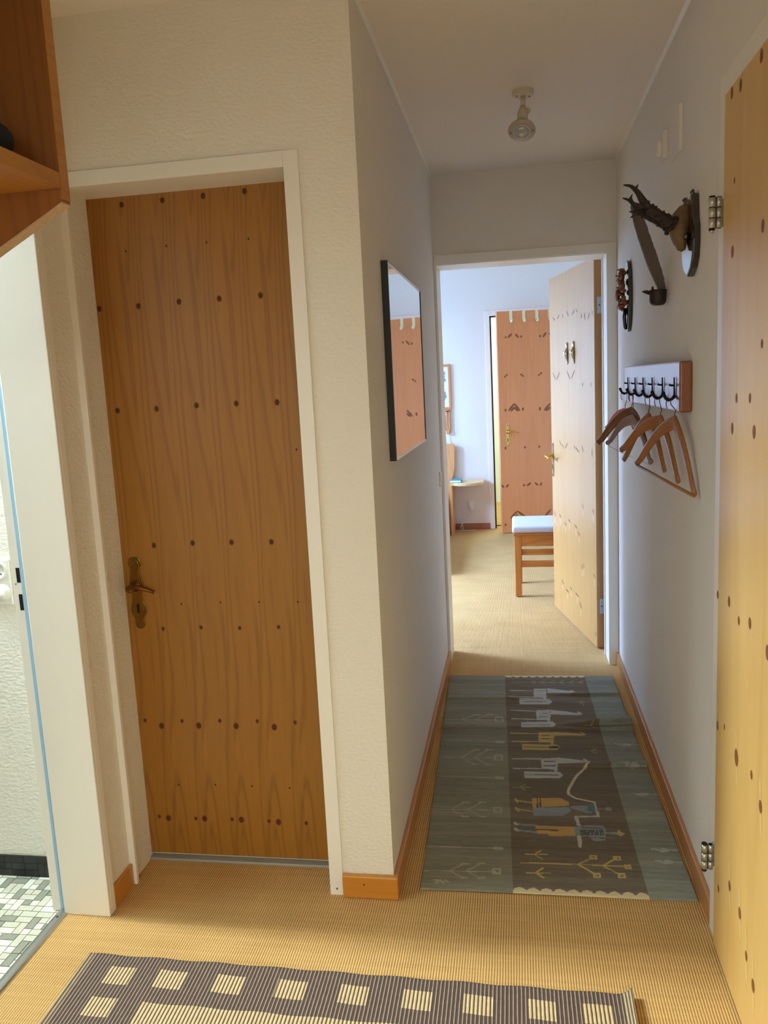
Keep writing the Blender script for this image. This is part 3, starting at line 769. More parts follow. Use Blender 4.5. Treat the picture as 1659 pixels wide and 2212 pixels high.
for zc, hh in ((0.992, 0.0205), (0.917, 0.0225)):
    mb.box((XB - 0.0315, 1.9534, zc - hh), (XB - 0.0205, 1.9542, zc + hh), M['hole'])
mb.ball((XB - 0.036, 1.954, 0.968), 0.0022, M['screw'])
struct(mb, 'trim_2', 'white steel bathroom door frame with two dark strike holes', 'door frame')

mb = MB()
pr = [(0.017 * math.cos(PI * k / 8), 0.009 * math.sin(PI * k / 8)) for k in range(9)]
mb.prism(pr, (XB - 0.008, 1.327, 0.0), (1, 0, 0), (0, 0, 1), (0, 0.62, 0), M['steel'])
mb.cyl((XB - 0.008, 1.915, 0.006), (XB - 0.008, 1.915, 0.0105), 0.0035, M['screw'])
mb.cyl((XB - 0.008, 1.40, 0.006), (XB - 0.008, 1.40, 0.0105), 0.0035, M['screw'])
struct(mb, 'trim_3', 'rounded metal threshold bar between mosaic tiles and carpet', 'threshold')

# narrow door frame
mb = MB()
y0, y1 = YW - 0.006, YW + 0.146
mb.box((-1.20, y0, 0), (-1.1825, y1, 2.045), M['paint'])
mb.box((-1.1822, y0 - 0.0005, 0), (-1.1600, y0 + 0.012, 2.0035), M['paint'], 0.001)
mb.box((-0.563, y0, 0), (-0.524, y0 + 0.0058, 2.043), M['paint'], 0.001)
mb.box((-0.563, y0 + 0.0058, 0), (-0.5365, y1, 2.004), M['paint'])
mb.box((-1.182, y0, 2.004), (-0.5632, y0 + 0.0058, 2.043), M['paint'], 0.001)
mb.box((-1.182, y0 + 0.0058, 2.0042), (-0.5365, y1, 2.0185), M['paint'])
mb.ball((-0.543, y0, 0.02), 0.003, M['screw'])
struct(mb, 'trim_4', 'white painted frame around the narrow pine door', 'door frame')
mb = MB()
mb.box((-1.1825, YW + 0.118, 0.0), (-0.563, YW + 0.146, 0.009), M['sill'], 0.002)
struct(mb, 'trim_5', 'thin metal sill under the narrow pine door', 'threshold')

# frame of the right-hand door
mb = MB()
mb.box((XR - 0.012, 1.96, 0), (XR, 2.048, 2.085), M['paint'], 0.002)
mb.box((XR - 0.012, 1.1202, 2.02), (XR, 1.9598, 2.085), M['paint'], 0.001)
mb.box((XR - 0.012, 1.05, 0), (XR, 1.12, 2.085), M['paint'], 0.002)
struct(mb, 'trim_6', 'white frame around the right-hand pine door', 'door frame')

# bedroom door frame
mb = MB()
y0, y1 = YF - 0.010, YB0 + 0.006
mb.box((XL + 0.0008, y0, 0), (-0.363, y0 + 0.0095, 2.05), M['paint'], 0.001)
mb.box((0.434, y0, 0), (XR - 0.0008, y0 + 0.0095, 2.05), M['paint'], 0.001)
mb.box((-0.3628, y0, 2.008), (0.4338, y0 + 0.0095, 2.05), M['paint'], 0.001)
mb.box((-0.3715, y0 + 0.01, 0), (-0.363, y1, 2.008), M['paint'])
mb.box((0.434, y0 + 0.01, 0), (0.4395, y1, 2.008), M['paint'])
mb.box((-0.3628, y0 + 0.01, 2.0045), (0.4338, y1, 2.0115), M['paint'])
mb.box((0.427, y0 + 0.15, 0), (0.4338, y1 - 0.04, 2.004), M['paint'])
struct(mb, 'trim_7', 'white frame of the open bedroom doorway', 'door frame')
# rear door frame
mb = MB()
mb.box((-0.272, YB - 0.010, 0), (-0.226, YB, 2.09), M['paint'], 0.002)
mb.box((-0.2258, YB - 0.010, 2.04), (0.6998, YB, 2.09), M['paint'], 0.001)
mb.box((0.70, YB - 0.010, 0), (0.74, YB, 2.09), M['paint'], 0.002)
mb.box((-0.232, YB, 0), (-0.226, YB + 0.05, 2.045), M['paint'])
mb.box((-0.226, YB + 0.012, 0), (-0.212, YB + 0.03, 2.04), M['black'])
mb.box((-0.226, YB + 0.012, 2.026), (0.70, YB + 0.03, 2.04), M['black'])
mb.box((-0.226, YB + 0.0, 0.93), (-0.2225, YB + 0.012, 1.03), M['wire'])
struct(mb, 'trim_8', 'white frame with dark seal around the far pine door', 'door frame')

# baseboards
mb = MB()
mb.box((XL, YW + 0.0005, 0), (XL + 0.014, YF - 0.0105, 0.068), M['base_wood'], 0.003)
struct(mb, 'baseboard_corridor_left', 'orange brown wooden baseboard along the left corridor wall', 'baseboard')
mb = MB()
mb.box((XR - 0.013, 2.0485, 0), (XR, YF - 0.0105, 0.068), M['base_wood'], 0.003)
struct(mb, 'baseboard_corridor_right', 'orange brown wooden baseboard along the right corridor wall', 'baseboard')
mb = MB()
mb.box((-0.5235, YW - 0.018, 0), (XL + 0.014, YW, 0.069), M['base_wood_x'], 0.004)
mb.ball((-0.46, YW - 0.018, 0.045), 0.0025, M['knot'])
struct(mb, 'baseboard_front', 'short amber baseboard block at the wall corner', 'baseboard')
mb = MB()
mb.box((XW, 1.9765, 0), (XW + 0.009, YW - 0.0068, 0.068), M['base_wood_x'], 0.002)
struct(mb, 'baseboard_left', 'short amber baseboard piece beside the bathroom frame', 'baseboard')
mb = MB()
mb.box((-1.55, YB - 0.014, 0), (-0.2725, YB, 0.06), M['back_base'], 0.002)
struct(mb, 'baseboard_bedroom', 'red brown baseboard below the bedroom wall socket', 'baseboard')

# caulk beads where the corridor walls meet the ceiling
mb = MB()
mb.prism([(0, 0), (0.009, 0), (0, -0.009)], (XL, YW, H), (1, 0, 0), (0, 0, 1), (0, YF - YW, 0), M['paint'])
struct(mb, 'trim_9', 'pale joint line between left corridor wall and ceiling', 'trim')
mb = MB()
mb.prism([(0, 0), (-0.009, 0), (0, -0.009)], (XR, 1.0, H), (1, 0, 0), (0, 0, 1), (0, YF - 1.0, 0), M['paint'])
struct(mb, 'trim_10', 'pale joint line between right corridor wall and ceiling', 'trim')


# ================================================================== DOORS
def knots_on(mb, lst, face, U, mat=None, ring=True, tall=1.25):
    """round knots lying in the veneer; lst (u, z, r); face(u,z) -> point just above the veneer"""
    for u, z, r in lst:
        if ring and r > 0.004:
            mb.disc(face(u, z, 0.0004), U, (0, 0, 1), r * 1.0, r * tall, M['knot_ring'])
        mb.disc(face(u, z, 0.0007), U, (0, 0, 1), r * 0.8, r * tall * 0.8, mat or M['knot'])


def strokes_on(mb, lst, face, U, mat, w=0.008):
    U = Vector(U)
    for u0, z0, u1, z1 in lst:
        du, dz = u1 - u0, z1 - z0
        L = max(math.hypot(du, dz), 0.004)
        a = (U * du + Vector((0, 0, dz))) / L
        b = (U * -dz + Vector((0, 0, du))) / L
        mb.disc(face((u0 + u1) / 2, (z0 + z1) / 2, 0.0006), a, b, L / 2 + w * 0.5, w, mat)


def lever_plate(parent, O, U, Nn, zc, hh, mats, lever_u, lever_len=0.105, hw=0.019, grip=None, lever_z=0.03):
    """ornate long plate on a door face; O point on the face at z=0, U across, Nn out of the face"""
    O, U, Nn = Vector(O), Vector(U), Vector(Nn)
    prof = [(1.0, .30), (.95, .62), (.88, .80), (.80, .86), (.72, .62), (.60, .56), (.46, .66), (.34, .80), (.22, .92), (.10, .72), (-.06, .60), (-.22, .66), (-.36, .92), (-.48, 1.0), (-.58, .92), (-.66, .66), (-.74, .52), (-.80, .60), (-.88, .62), (-.95, .48), (-1.0, .22)]
    poly = [(hw * w, hh * t) for t, w in prof] + [(-hw * w, hh * t) for t, w in reversed(prof)]
    m1 = MB()
    m1.prism(poly, O + Vector((0, 0, zc)), U, (0, 0, 1), Nn * 0.004, mats[0], 0.0012)
    inner = [(u * 0.72, v * 0.93) for u, v in poly]
    m1.prism(inner, O + Vector((0, 0, zc)) + Nn * 0.004, U, (0, 0, 1), Nn * 0.002, mats[0], 0.0008)
    plate = m1.build('handle_plate', parent)
    for s in (0.86, -0.90):
        m2 = MB()
        m2.lathe([(0.0, 0.0035), (0.003, 0.003), (0.005, 0.0)], O + Vector((0, 0, zc + hh * s)) + Nn * 0.006, Nn, M['screw'], 12)
        m2.build('screw', plate)
    m3 = MB()
    k = O + Vector((0, 0, zc - hh * 0.42)) + Nn * 0.0062
    m3.prism([(-.003, -.014), (.003, -.014), (.003, .006), (.0045, .011), (0, .015), (-.0045, .011), (-.003, .006)], k, U, (0, 0, 1), Nn * 0.0008, M['hole'])
    m3.build('keyhole', plate)
    m4 = MB()
    b0 = O + Vector((0, 0, zc + lever_z)) + Nn * 0.006
    m4.lathe([(0.0, 0), (0.017, 0), (0.017, 0.004), (0.011, 0.008), (0.009, 0.03), (0.012, 0.036), (0.012, 0.046), (0.0, 0.05)], b0, Nn, mats[1], 18)
    L = lever_u * lever_len
    pts, rad = [], []
    for i in range(9):
        t = i / 8
        pts.append(b0 + Nn * (0.042 + 0.006 * math.sin(PI * t)) + U * (L * t - lever_u * 0.008) + Vector((0, 0, 0.008 * math.sin(PI * t) - 0.010 * t * t)))
        rad.append((0.0065 + 0.004 * math.sin(PI * t), 0.0052 + 0.002 * math.sin(PI * t)))
    m4.sweep(pts, rad, grip or mats[1], seg=12, up=(0, 0, 1))
    m4.build('lever', parent)


# --- door_1: narrow closed pine door
d = thing('door_1', (-0.873, 2.257, 0.0), 'closed narrow amber pine door with rows of round brown knots', 'door', kind='structure')
mb = MB()
mb.box((-1.182, 2.235, 0.018), (-0.564, 2.246, 2.0195), M['pine'])
face1 = lambda u, z, e: (u, 2.235 - e, z)
knots_on(mb, K1, face1, (1, 0, 0))
mb.build('leaf', d)
lever_plate(d, (-1.139, 2.235, 0), (1, 0, 0), (0, -1, 0), 0.867, 0.111, (M['brass'], M['brass']), 1, 0.085, 0.0255, M['handle_shade'], lever_z=0.024)

# --- door_2: pine door in the right wall
d = thing('door_2', (0.477, 1.53, 0.0), 'closed golden pine door at the right edge with two metal hinges', 'door', kind='structure')
mb = MB()
mb.box((0.462, 1.10, 0.007), (0.4695, 1.972, 2.031), M['pine_right'], 0.002)
mb.box((0.4695, 1.125, 0.007), (0.51, 1.948, 2.01), M['pine_right'])
face2 = lambda u, z, e: (0.462 - e, u, z)
K2b = K2 + [(1.40, 0.52, .014), (1.28, 0.55, .012), (1.52, 1.20, .011), (1.30, 1.22, .012), (1.45, 1.75, .010), (1.22, 1.80, .012), (1.33, 0.2, .012), (1.18, 0.9, .010)]
for u, z, r in K2b:
    if z < 0.75 and r > 0.008:
        for sz in (1, -1):
            mb.disc(face2(u + sz * 0.004, z + sz * 0.034, 0.0003), (0, 1, 0), (0, 0.12 * 1, 0.99), 0.007, 0.028, M['flame'])
knots_on(mb, [(u, z, r * 0.95) for u, z, r in K2b], face2, (0, 1, 0), mat=M['knot_red'], tall=1.35)
mb.build('leaf', d)
for zc in (1.791, 0.237):
    mb = MB()
    for k in range(3):
        z0, z1 = zc - 0.033 + k * 0.0225, zc - 0.0125 + k * 0.0225
        mb.cyl((0.4415, 1.986, z0), (0.4415, 1.986, z1), 0.0078, M['hinge'], seg=16)
        mb.cyl((0.4560, 1.986, z0), (0.4560, 1.986, z1), 0.0066, M['hinge'], seg=16)
    mb.cyl((0.4415, 1.986, zc - 0.038), (0.4415, 1.986, zc + 0.036), 0.0068, M['iron'])
    mb.cyl((0.4560, 1.986, zc - 0.034), (0.4560, 1.986, zc + 0.034), 0.0052, M['iron'])
    mb.box((0.4490, 1.983, zc - 0.033), (0.4497, 1.989, zc + 0.033), M['iron'])
    mb.ball((0.4415, 1.986, zc - 0.039), 0.0052, M['hinge'])
    hb = mb.build('hinge', d)
    m2 = MB()
    m2.box((0.4635, 1.990, zc - 0.03), (0.4698, 2.006, zc + 0.03), M['hinge'], 0.001)
    m2.build('hinge_plate', hb)

# --- door_3: bedroom door, standing open
A3 = Vector((0.398, 4.295, 0)); E3 = Vector((0.214, 5.13, 0))
u3 = (E3 - A3).normalized(); n3 = Vector((-u3.y, u3.x, 0))
d = thing('door_3', A3 + u3 * 0.43 - n3 * 0.02, 'open pale pine bedroom door with two coat hooks and brass lever', 'door', kind='structure')
d.rotation_euler = (0, 0, math.atan2(u3.y, u3.x))
def box3(mb, u0, u1, e0, e1, z0, z1, mat):
    t = bmesh.new()
    pts = [A3 + u3 * u + n3 * e + Vector((0, 0, z)) for z in (z0, z1) for u, e in ((u0, e0), (u1, e0), (u1, e1), (u0, e1))]
    vs = [t.verts.new(p) for p in pts]
    for f in ((0, 3, 2, 1), (4, 5, 6, 7), (0, 1, 5, 4), (1, 2, 6, 5), (2, 3, 7, 6), (3, 0, 4, 7)):
        t.faces.new([vs[i] for i in f])
    bmesh.ops.recalc_face_normals(t, faces=list(t.faces))
    mb.merge(t, mat)
mb = MB()
box3(mb, 0, 0.855, -0.003, 0, 0.008, 2.024, M['pine_pale'])
box3(mb, 0, 0.855, -0.042, -0.003, 0.008, 2.024, M['edge_wood'])
face3 = lambda u, z, e: A3 + u3 * u + n3 * e + Vector((0, 0, z))
strokes_on(mb, K3, face3, u3, M['knot_soft'], 0.0055)
for u0, z0, u1, z1 in K3:
    if z1 < 0.75:
        mb.disc(face3((u0 + u1) / 2, z1 - 0.03, 0.0003), u3, (0, 0, 1), 0.010, 0.022, M['flame_pale'])
mb.build('leaf', d)
lever_plate(d, A3 + u3 * 0.822, u3, n3, 0.944, 0.108, (M['chrome'], M['brass_light']), -1, 0.10, 0.017, lever_z=0.022)
for u in (0.477, 0.351):
    mb = MB()
    Bp = A3 + u3 * u
    prof = [(1.512, .007, .004), (1.530, .012, .006), (1.555, .008, .012), (1.575, .014, .016), (1.592, .009, .010), (1.606, .005, .006), (1.618, .008, .008), (1.634, .006, .004)]
    mb.sweep([Bp + n3 * (b_ * 0.8) + Vector((0, 0, z)) for z, a_, b_ in prof], [(a_ * 0.8, b_ * 0.8) for z, a_, b_ in prof], M['chrome'], seg=14, up=n3)
    mb.build('coat_hook', d)
for zc in (1.79, 0.235):
    mb = MB()
    t0 = A3 - n3 * 0.026
    mb.prism([(-0.011, -0.04), (0.011, -0.04), (0.011, 0.04), (-0.011, 0.04)], t0 + Vector((0, 0, zc)) - u3 * 0.0005, n3, (0, 0, 1), u3 * -0.002, M['steel'])
    mb.cyl(t0 - n3 * 0.018 - u3 * 0.004 + Vector((0, 0, zc - 0.04)), t0 - n3 * 0.018 - u3 * 0.004 + Vector((0, 0, zc + 0.04)), 0.006, M['steel'])
    mb.lathe([(0.0, 0.004), (0.004, 0.003), (0.005, 0.0015)], t0 + Vector((0, 0, zc)) - u3 * 0.0005, -u3, M['screw'], 10)
    mb.build('hinge', d)

# --- door_4: far pine door, ajar
A4 = Vector((-0.151, 7.65, 0)); E4 = Vector((0.672, 7.90, 0))
u4 = (E4 - A4).normalized(); n4 = Vector((u4.y, -u4.x, 0))
d = thing('door_4', A4 + u4 * 0.43 - n4 * 0.02, 'far pine door standing ajar with cream hooks over its top', 'door', kind='structure')
d.rotation_euler = (0, 0, math.atan2(u4.y, u4.x))
mb = MB()
A3b, u3b, n3b = A3, u3, n3
A3, u3, n3 = A4, u4, n4
box3(mb, 0, 0.86, -0.040, 0, 0.010, 2.055, M['pine_pink'])
A3, u3, n3 = A3b, u3b, n3b
face4 = lambda u, z, e: A4 + u4 * u + n4 * e + Vector((0, 0, z))
strokes_on(mb, K4, face4, u4, M['knot_red'], 0.010)
mb.build('leaf', d)
lever_plate(d, A4 + u4 * 0.073, u4, n4, 0.93, 0.108, (M['brass_light'], M['brass_light']), 1, 0.10, 0.019)
names = ['cream hook over far door top, farthest from the open bedroom door', 'cream hook over far door top, second from its free edge',
         'cream hook over far door top, third from its free edge', 'cream hook over far door top, beside the open bedroom door edge']
for k, (u, lab) in enumerate(zip((0.131, 0.253, 0.376, 0.499), names)):
    mb = MB()
    P0 = A4 + u4 * u
    w = 0.014
    def seg(a, b):
        mb.sweep([P0 + n4 * a[0] + Vector((0, 0, a[1])), P0 + n4 * b[0] + Vector((0, 0, b[1]))], [(w, 0.0015), (w, 0.0015)], M['cream_plastic'], seg=4, up=n4 if abs(a[0] - b[0]) < 1e-3 else (0, 0, 1), square=True)
    seg((0.002, 1.968), (0.002, 2.0585))
    seg((0.003, 2.0570), (-0.043, 2.0570))
    seg((-0.042, 2.0585), (-0.042, 2.02))
    mb.sweep([P0 + n4 * 0.002 + Vector((0, 0, 1.972)), P0 + n4 * 0.018 + Vector((0, 0, 1.958)), P0 + n4 * 0.032 + Vector((0, 0, 1.964)), P0 + n4 * 0.036 + Vector((0, 0, 1.98))], [0.010, 0.011, 0.011, 0.009], M['cream_plastic'], seg=10)
    o = mb.build('over_door_hook')
    tag(o, lab, 'hook', 'cream hooks over the far door')

# ================================================================== WALL AND CEILING THINGS
# --- mirror
t = thing('wall_mirror', (XL, 2.83, 1.51), 'black framed rectangular mirror on the left corridor wall', 'mirror')
ya, yb, za, zb = 2.405, 3.25, 1.222, 1.805
mb = MB()
x0, x1 = XL, XL + 0.020
mb.box((x0, ya, za), (x1, ya + 0.010, zb), M['black'], 0.001)
mb.box((x0, yb - 0.010, za), (x1, yb, zb), M['black'], 0.001)
mb.box((x0, ya + 0.010, zb - 0.006), (x1, yb - 0.010, zb), M['steel'], 0.001)
mb.box((x0, ya + 0.010, za), (x1, yb - 0.010, za + 0.006), M['steel'], 0.001)
mb.build('frame', t)
mb = MB()
mb.box((x0 + 0.004, ya + 0.010, za + 0.006), (x1 - 0.002, yb - 0.010, zb - 0.006), M['mirror'])
mb.build('glass', t)

# --- ceiling spot lamp
t = thing('ceiling_spot_lamp', (0.053, 3.02, H), 'cream ceiling spot lamp with clear reflector bulb in the corridor', 'ceiling lamp')
L0 = Vector((0.050, 3.02, H))
mb = MB()
mb.lathe([(0.0, -0.018), (0.030, -0.018), (0.036, -0.015), (0.037, -0.002), (0.037, 0.0)], L0, (0, 0, 1), M['lamp_cream'], 36)
o1 = mb.build('ceiling_rose', t)
for a in (0.35, PI + 0.35):
    mb = MB()
    mb.ball((L0.x + 0.023 * math.cos(a), L0.y + 0.023 * math.sin(a) - 0.004, L0.z - 0.018), 0.0032, M['screw'])
    mb.build('screw', o1)
mb = MB()
mb.cyl(L0 + Vector((0, 0, -0.016)), L0 + Vector((-0.001, 0, -0.054)), 0.0085, M['lamp_cream'])
mb.ball(L0 + Vector((-0.001, 0, -0.056)), 0.0105, M['lamp_cream'])
mb.build('stem', t)
ax = Vector((-0.06, -0.52, -0.85)).normalized()
J = L0 + Vector((-0.001, -0.002, -0.056))
mb = MB()
mb.lathe([(0.0, 0.0), (0.011, 0.0), (0.013, 0.006), (0.0165, 0.018), (0.018, 0.022), (0.018, 0.058), (0.016, 0.060), (0.0, 0.060)], J, ax, M['lamp_cream'], 24)
mb.ball(J + Vector((0.017, 0.0, -0.010)), 0.010, M['lamp_cream'])
mb.build('socket', t)
B0 = J + ax * 0.056
mb = MB()
mb.lathe([(0.0, 0.0), (0.013, 0.0), (0.014, 0.010), (0.020, 0.018), (0.034, 0.030), (0.044, 0.040), (0.0465, 0.046), (0.046, 0.050), (0.044, 0.0515), (0.026, 0.0525)], B0, ax, M['lamp_grey'], 40)
mb.lathe([(0.0275, 0.0520), (0.0280, 0.0545), (0.0262, 0.0550), (0.0252, 0.0520)], B0, ax, M['white_plastic'], 40)
sd = ax.cross(Vector((0, 0, 1))).normalized()
for s_ in (-1, 1):
    mb.ball(B0 + ax * 0.0525 + sd * (0.037 * s_), 0.0030, M['screw'], 1)
bulb = mb.build('reflector_bulb', t)
mb = MB()
mb.lathe([(0.0265, 0.0515), (0.0255, 0.0555), (0.021, 0.0545), (0.012, 0.0575), (0.0, 0.0585)], B0, ax, M['glass'], 32)
mb.build('bulb_lens', bulb)
mb = MB()
mb.lathe([(0.0245, 0.0522), (0.019, 0.046), (0.012, 0.044), (0.005, 0.043), (0.0, 0.043)], B0, ax, M['chrome'], 32)
mb.build('bulb_reflector', bulb)

# --- hat shelf over the photographer's left
t = thing('hat_shelf', (-0.94, 0.83, 1.79), 'honey brown wooden wall shelf with slanted raw chipboard lower edge, upper left', 'shelf')
yp0, yp1, xf = 1.252, 1.2765, -0.700
def side_panel(ya, yb):
    mb = MB()
    zt = 2.36
    mb.prism([(xf, 1.761), (xf, zt), (XW + 0.002, zt), (XW + 0.002, 1.512)], (0, ya, 0), (1, 0, 0), (0, 0, 1), (0, yb - ya, 0), M['shelf_wood_z'])
    o = mb.build('side_panel', t)
    m2 = MB()
    m2.box((xf, ya, 1.765), (xf + 0.0012, yb, zt), M['shelf_wood'])
    m2.build('front_edge_band', o)
    m3 = MB()
    m3.prism([(xf - 0.0005, 1.7612), (XW + 0.002, 1.5122), (XW + 0.002, 1.5090), (xf - 0.0005, 1.7580)], (0, ya, 0), (1, 0, 0), (0, 0, 1), (0, yb - ya, 0), M['chipboard'])
    m3.build('raw_lower_edge', o)
side_panel(yp0, yp1)
side_panel(0.30, 0.3245)
for nm, z0 in (('shelf_board', 1.781), ('top_board', 2.335)):
    mb = MB()
    mb.box((XW + 0.002, 0.3245, z0), (xf + 0.001, yp0, z0 + 0.024), M['shelf_wood'], 0.0015)
    mb.build(nm, t)
# dark soft thing lying on the shelf, cut by the picture edge
mb = MB()
mb.ball((-0.77, 1.158, 1.8355), 0.050, M['felt'], 3, (1.0, 1.0, 0.60))
mb.ball((-0.80, 1.090, 1.8455), 0.064, M['felt'], 3, (1.2, 1.0, 0.62))
tag(mb.build('dark_bundle'), 'dark soft bundle lying on the honey brown wall shelf', 'bundle')

# --- antler trophy
YA = 2.362
t = thing('antler_trophy', (XR, YA, 1.80), 'roe deer skull with dark antlers on a dark shield plaque, right wall', 'trophy')
mb = MB()
shield = [(-.050, .100), (-.040, .104), (-.020, .088), (0, .084), (.020, .088), (.040, .104), (.050, .100), (.058, .07), (.060, .04), (.072, .02), (.074, -.02), (.066, -.06), (.046, -.085), (.02, -.097), (0, -.106), (-.02, -.097), (-.046, -.085), (-.066, -.06), (-.074, -.02), (-.072, .02), (-.060, .04), (-.058, .07)]
mb.prism(shield, (XR - 0.020, YA, 1.80), (0, 1, 0), (0, 0, 1), (0.020, 0, 0), M['plaque'], 0.005)
pq = mb.build('plaque', t)
for s in (-1, 1):
    mb = MB()
    mb.sweep([(XR - 0.012, YA + s * 0.046, 1.893), (XR - 0.018, YA + s * 0.05, 1.904), (XR - 0.014, YA + s * 0.052, 1.909)], [0.006, 0.006, 0.003], M['plaque'], seg=8)
    mb.build('carved_tip', pq)
mb = MB()
# skull: loft of ellipses from crown down to the nose
sk = [((.462, 1.882), .006, .008), ((.456, 1.872), .016, .020), ((.448, 1.853), .024, .029), ((.442, 1.833), .026, .034), ((.440, 1.815), .024, .036), ((.442, 1.800), .020, .032), ((.445, 1.788), .018, .026), ((.449, 1.774), .012, .018), ((.452, 1.764), .006, .010)]
mb.sweep([(x, YA, z) for (x, z), a, b2 in sk], [(b2, a) for p, a, b2 in sk], M['skull'], seg=16, up=(1, 0, 0))
mb.ball((.4425, YA, 1.772), 0.0075, M['skull'], 2, (1, 1.2, 1))
mb.ball((.455, YA - 0.024, 1.797), 0.010, M['plaque'], 2)
mb.ball((.455, YA + 0.024, 1.797), 0.010, M['plaque'], 2)
mb.build('skull', t)
def scale_to(p, y):      # measured at y=2.35; keep the sight line when the antler stands nearer or farther
    k = y / 2.35
    return Vector((p[0] * k, y, 1.45 + (p[1] - 1.45) * k))
def antler(pts, tines, ys, pearls):
    mb = MB()
    P = [scale_to(p, y) for p, y in zip(pts, ys)]
    rad = [0.0150, 0.0135, 0.0125, 0.0115, 0.0095, 0.0070, 0.0045, 0.0015][:len(P)]
    # smooth path
    pp, rr = [], []
    for i in range(len(P) - 1):
        p0, p1, p2, p3 = P[max(i - 1, 0)], P[i], P[i + 1], P[min(i + 2, len(P) - 1)]
        for k in range(5):
            s = k / 5
            pp.append(0.5 * ((2 * p1) + (p2 - p0) * s + (2 * p0 - 5 * p1 + 4 * p2 - p3) * s * s + (3 * p1 - p0 - 3 * p2 + p3) * s ** 3))
            rr.append(rad[i] + (rad[i + 1] - rad[i]) * s)
    pp.append(P[-1]); rr.append(rad[-1])
    mb.sweep(pp, rr, M['antler'], seg=12)
    for a, b2, ya2, yb2, r in tines:
        A, B = scale_to(a, ya2), scale_to(b2, yb2)
        mid = (A + B) / 2 + Vector((-0.004, 0, 0.001))
        mb.sweep([A, mid, B], [r, r * 0.7, 0.001], M['antler'], seg=10)
    # burr and pearls
    rnd = random.Random(pearls)
    for k in range(16):
        a = 2 * PI * k / 16
        ax_ = (P[1] - P[0]).normalized()
        s = ax_.orthogonal().normalized(); u = ax_.cross(s)
        mb.ball(P[0] + ax_ * 0.004 + s * (0.017 * math.cos(a)) + u * (0.017 * math.sin(a)), 0.0055 + rnd.random() * 0.002, M['antler'], 1)
    for k in range(46):
        i = rnd.randrange(0, max(2, int(len(pp) * 0.55)))
        ax_ = (pp[i + 1] - pp[i]).normalized()
        s = ax_.orthogonal().normalized(); u = ax_.cross(s)
        a = rnd.random() * 2 * PI
        r = rr[i]
        mb.ball(pp[i] + s * (r * math.cos(a)) + u * (r * math.sin(a)), 0.0028 + rnd.random() * 0.0022, M['antler'], 1)
    return mb
ynear = [2.335, 2.33, 2.322, 2.315, 2.31, 2.31, 2.315, 2.322]
mb = antler([(.426, 1.832), (.404, 1.848), (.384, 1.862), (.360, 1.880), (.345, 1.902), (.333, 1.922), (.316, 1.938), (.297, 1.943)],
            [((.330, 1.922), (.335, 1.941), 2.31, 2.31, .006), ((.362, 1.878), (.322, 1.897), 2.31, 2.30, .006), ((.352, 1.872), (.314, 1.858), 2.315, 2.31, .008)], ynear, 3)
mb.build('antler', t)
yfar = [2.392, 2.40, 2.41, 2.417, 2.42, 2.42, 2.415, 2.41]
mb = antler([(.420, 1.824), (.400, 1.836), (.380, 1.849), (.357, 1.862), (.338, 1.872), (.325, 1.889), (.313, 1.902), (.295, 1.910)],
            [((.318, 1.897), (.320, 1.918), 2.42, 2.42, .006), ((.345, 1.868), (.311, 1.874), 2.415, 2.41, .007)], yfar, 9)
mb.build('antler', t)
mb = MB()
for s in (-1, 1):
    mb = MB()
    mb.sweep([(.428, YA + s * 0.012, 1.842), (XR - 0.020, YA + s * 0.006, 1.898)], [0.0011, 0.0011], M['thinwire'], seg=6)
    mb.build('hanging_wire', t)

# --- curved board with cup
YS = 2.762
t = thing('hanging_cup_holder', (0.47, YS, 1.66), 'curved weathered board with a small dark round cup at its foot, behind the antlers', 'wall holder')
cl = [(.386, 1.965, .0155), (.396, 1.915, .0165), (.410, 1.868, .0175), (.424, 1.828, .0182), (.436, 1.790, .0180), (.447, 1.760, .0170), (.456, 1.735, .0150), (.463, 1.712, .0115), (.466, 1.700, .0095)]
lft, rgt = [], []
rnd = random.Random(4)
for i in range(len(cl) - 1):
    for k in range(5):
        s = k / 5
        x, z, w = [cl[i][j] + (cl[i + 1][j] - cl[i][j]) * s for j in range(3)]
        lft.append((x - w + rnd.uniform(-.0004, .0004), z))
        rgt.append((min(x + w + rnd.uniform(-.0010, .0012), XR), z + 0.004))
mb = MB()
mb.prism(lft + rgt[::-1], (0, YS - 0.008, 0), (1, 0, 0), (0, 0, 1), (0, 0.016, 0), M['old_board'])
mb.build('back_board', t)
mb = MB()
CX = 0.4525
mb.lathe([(0.0, 0.0), (0.017, 0.001), (0.023, 0.006), (0.0255, 0.014), (0.0265, 0.040), (0.0275, 0.048), (0.0262, 0.048), (0.0245, 0.040), (0.0235, 0.012), (0.0, 0.008)], (CX, YS - 0.005, 1.655), (0, 0, 1), M['cup'], 32)
cup = mb.build('cup', t)
mb = MB()
mb.sweep([(CX - 0.024, YS - 0.005, 1.694), (CX - 0.036, YS - 0.006, 1.699), (CX - 0.048, YS - 0.007, 1.701)], [(0.007, 0.0055), (0.007, 0.006), (0.003, 0.002)], M['cup'], seg=10, up=(0, 0, 1))
mb.sweep([(CX - 0.018, YS - 0.018, 1.702), (CX - 0.018, YS - 0.018, 1.714)], [0.005, 0.002], M['cup'], seg=8)
mb.build('spout', cup)

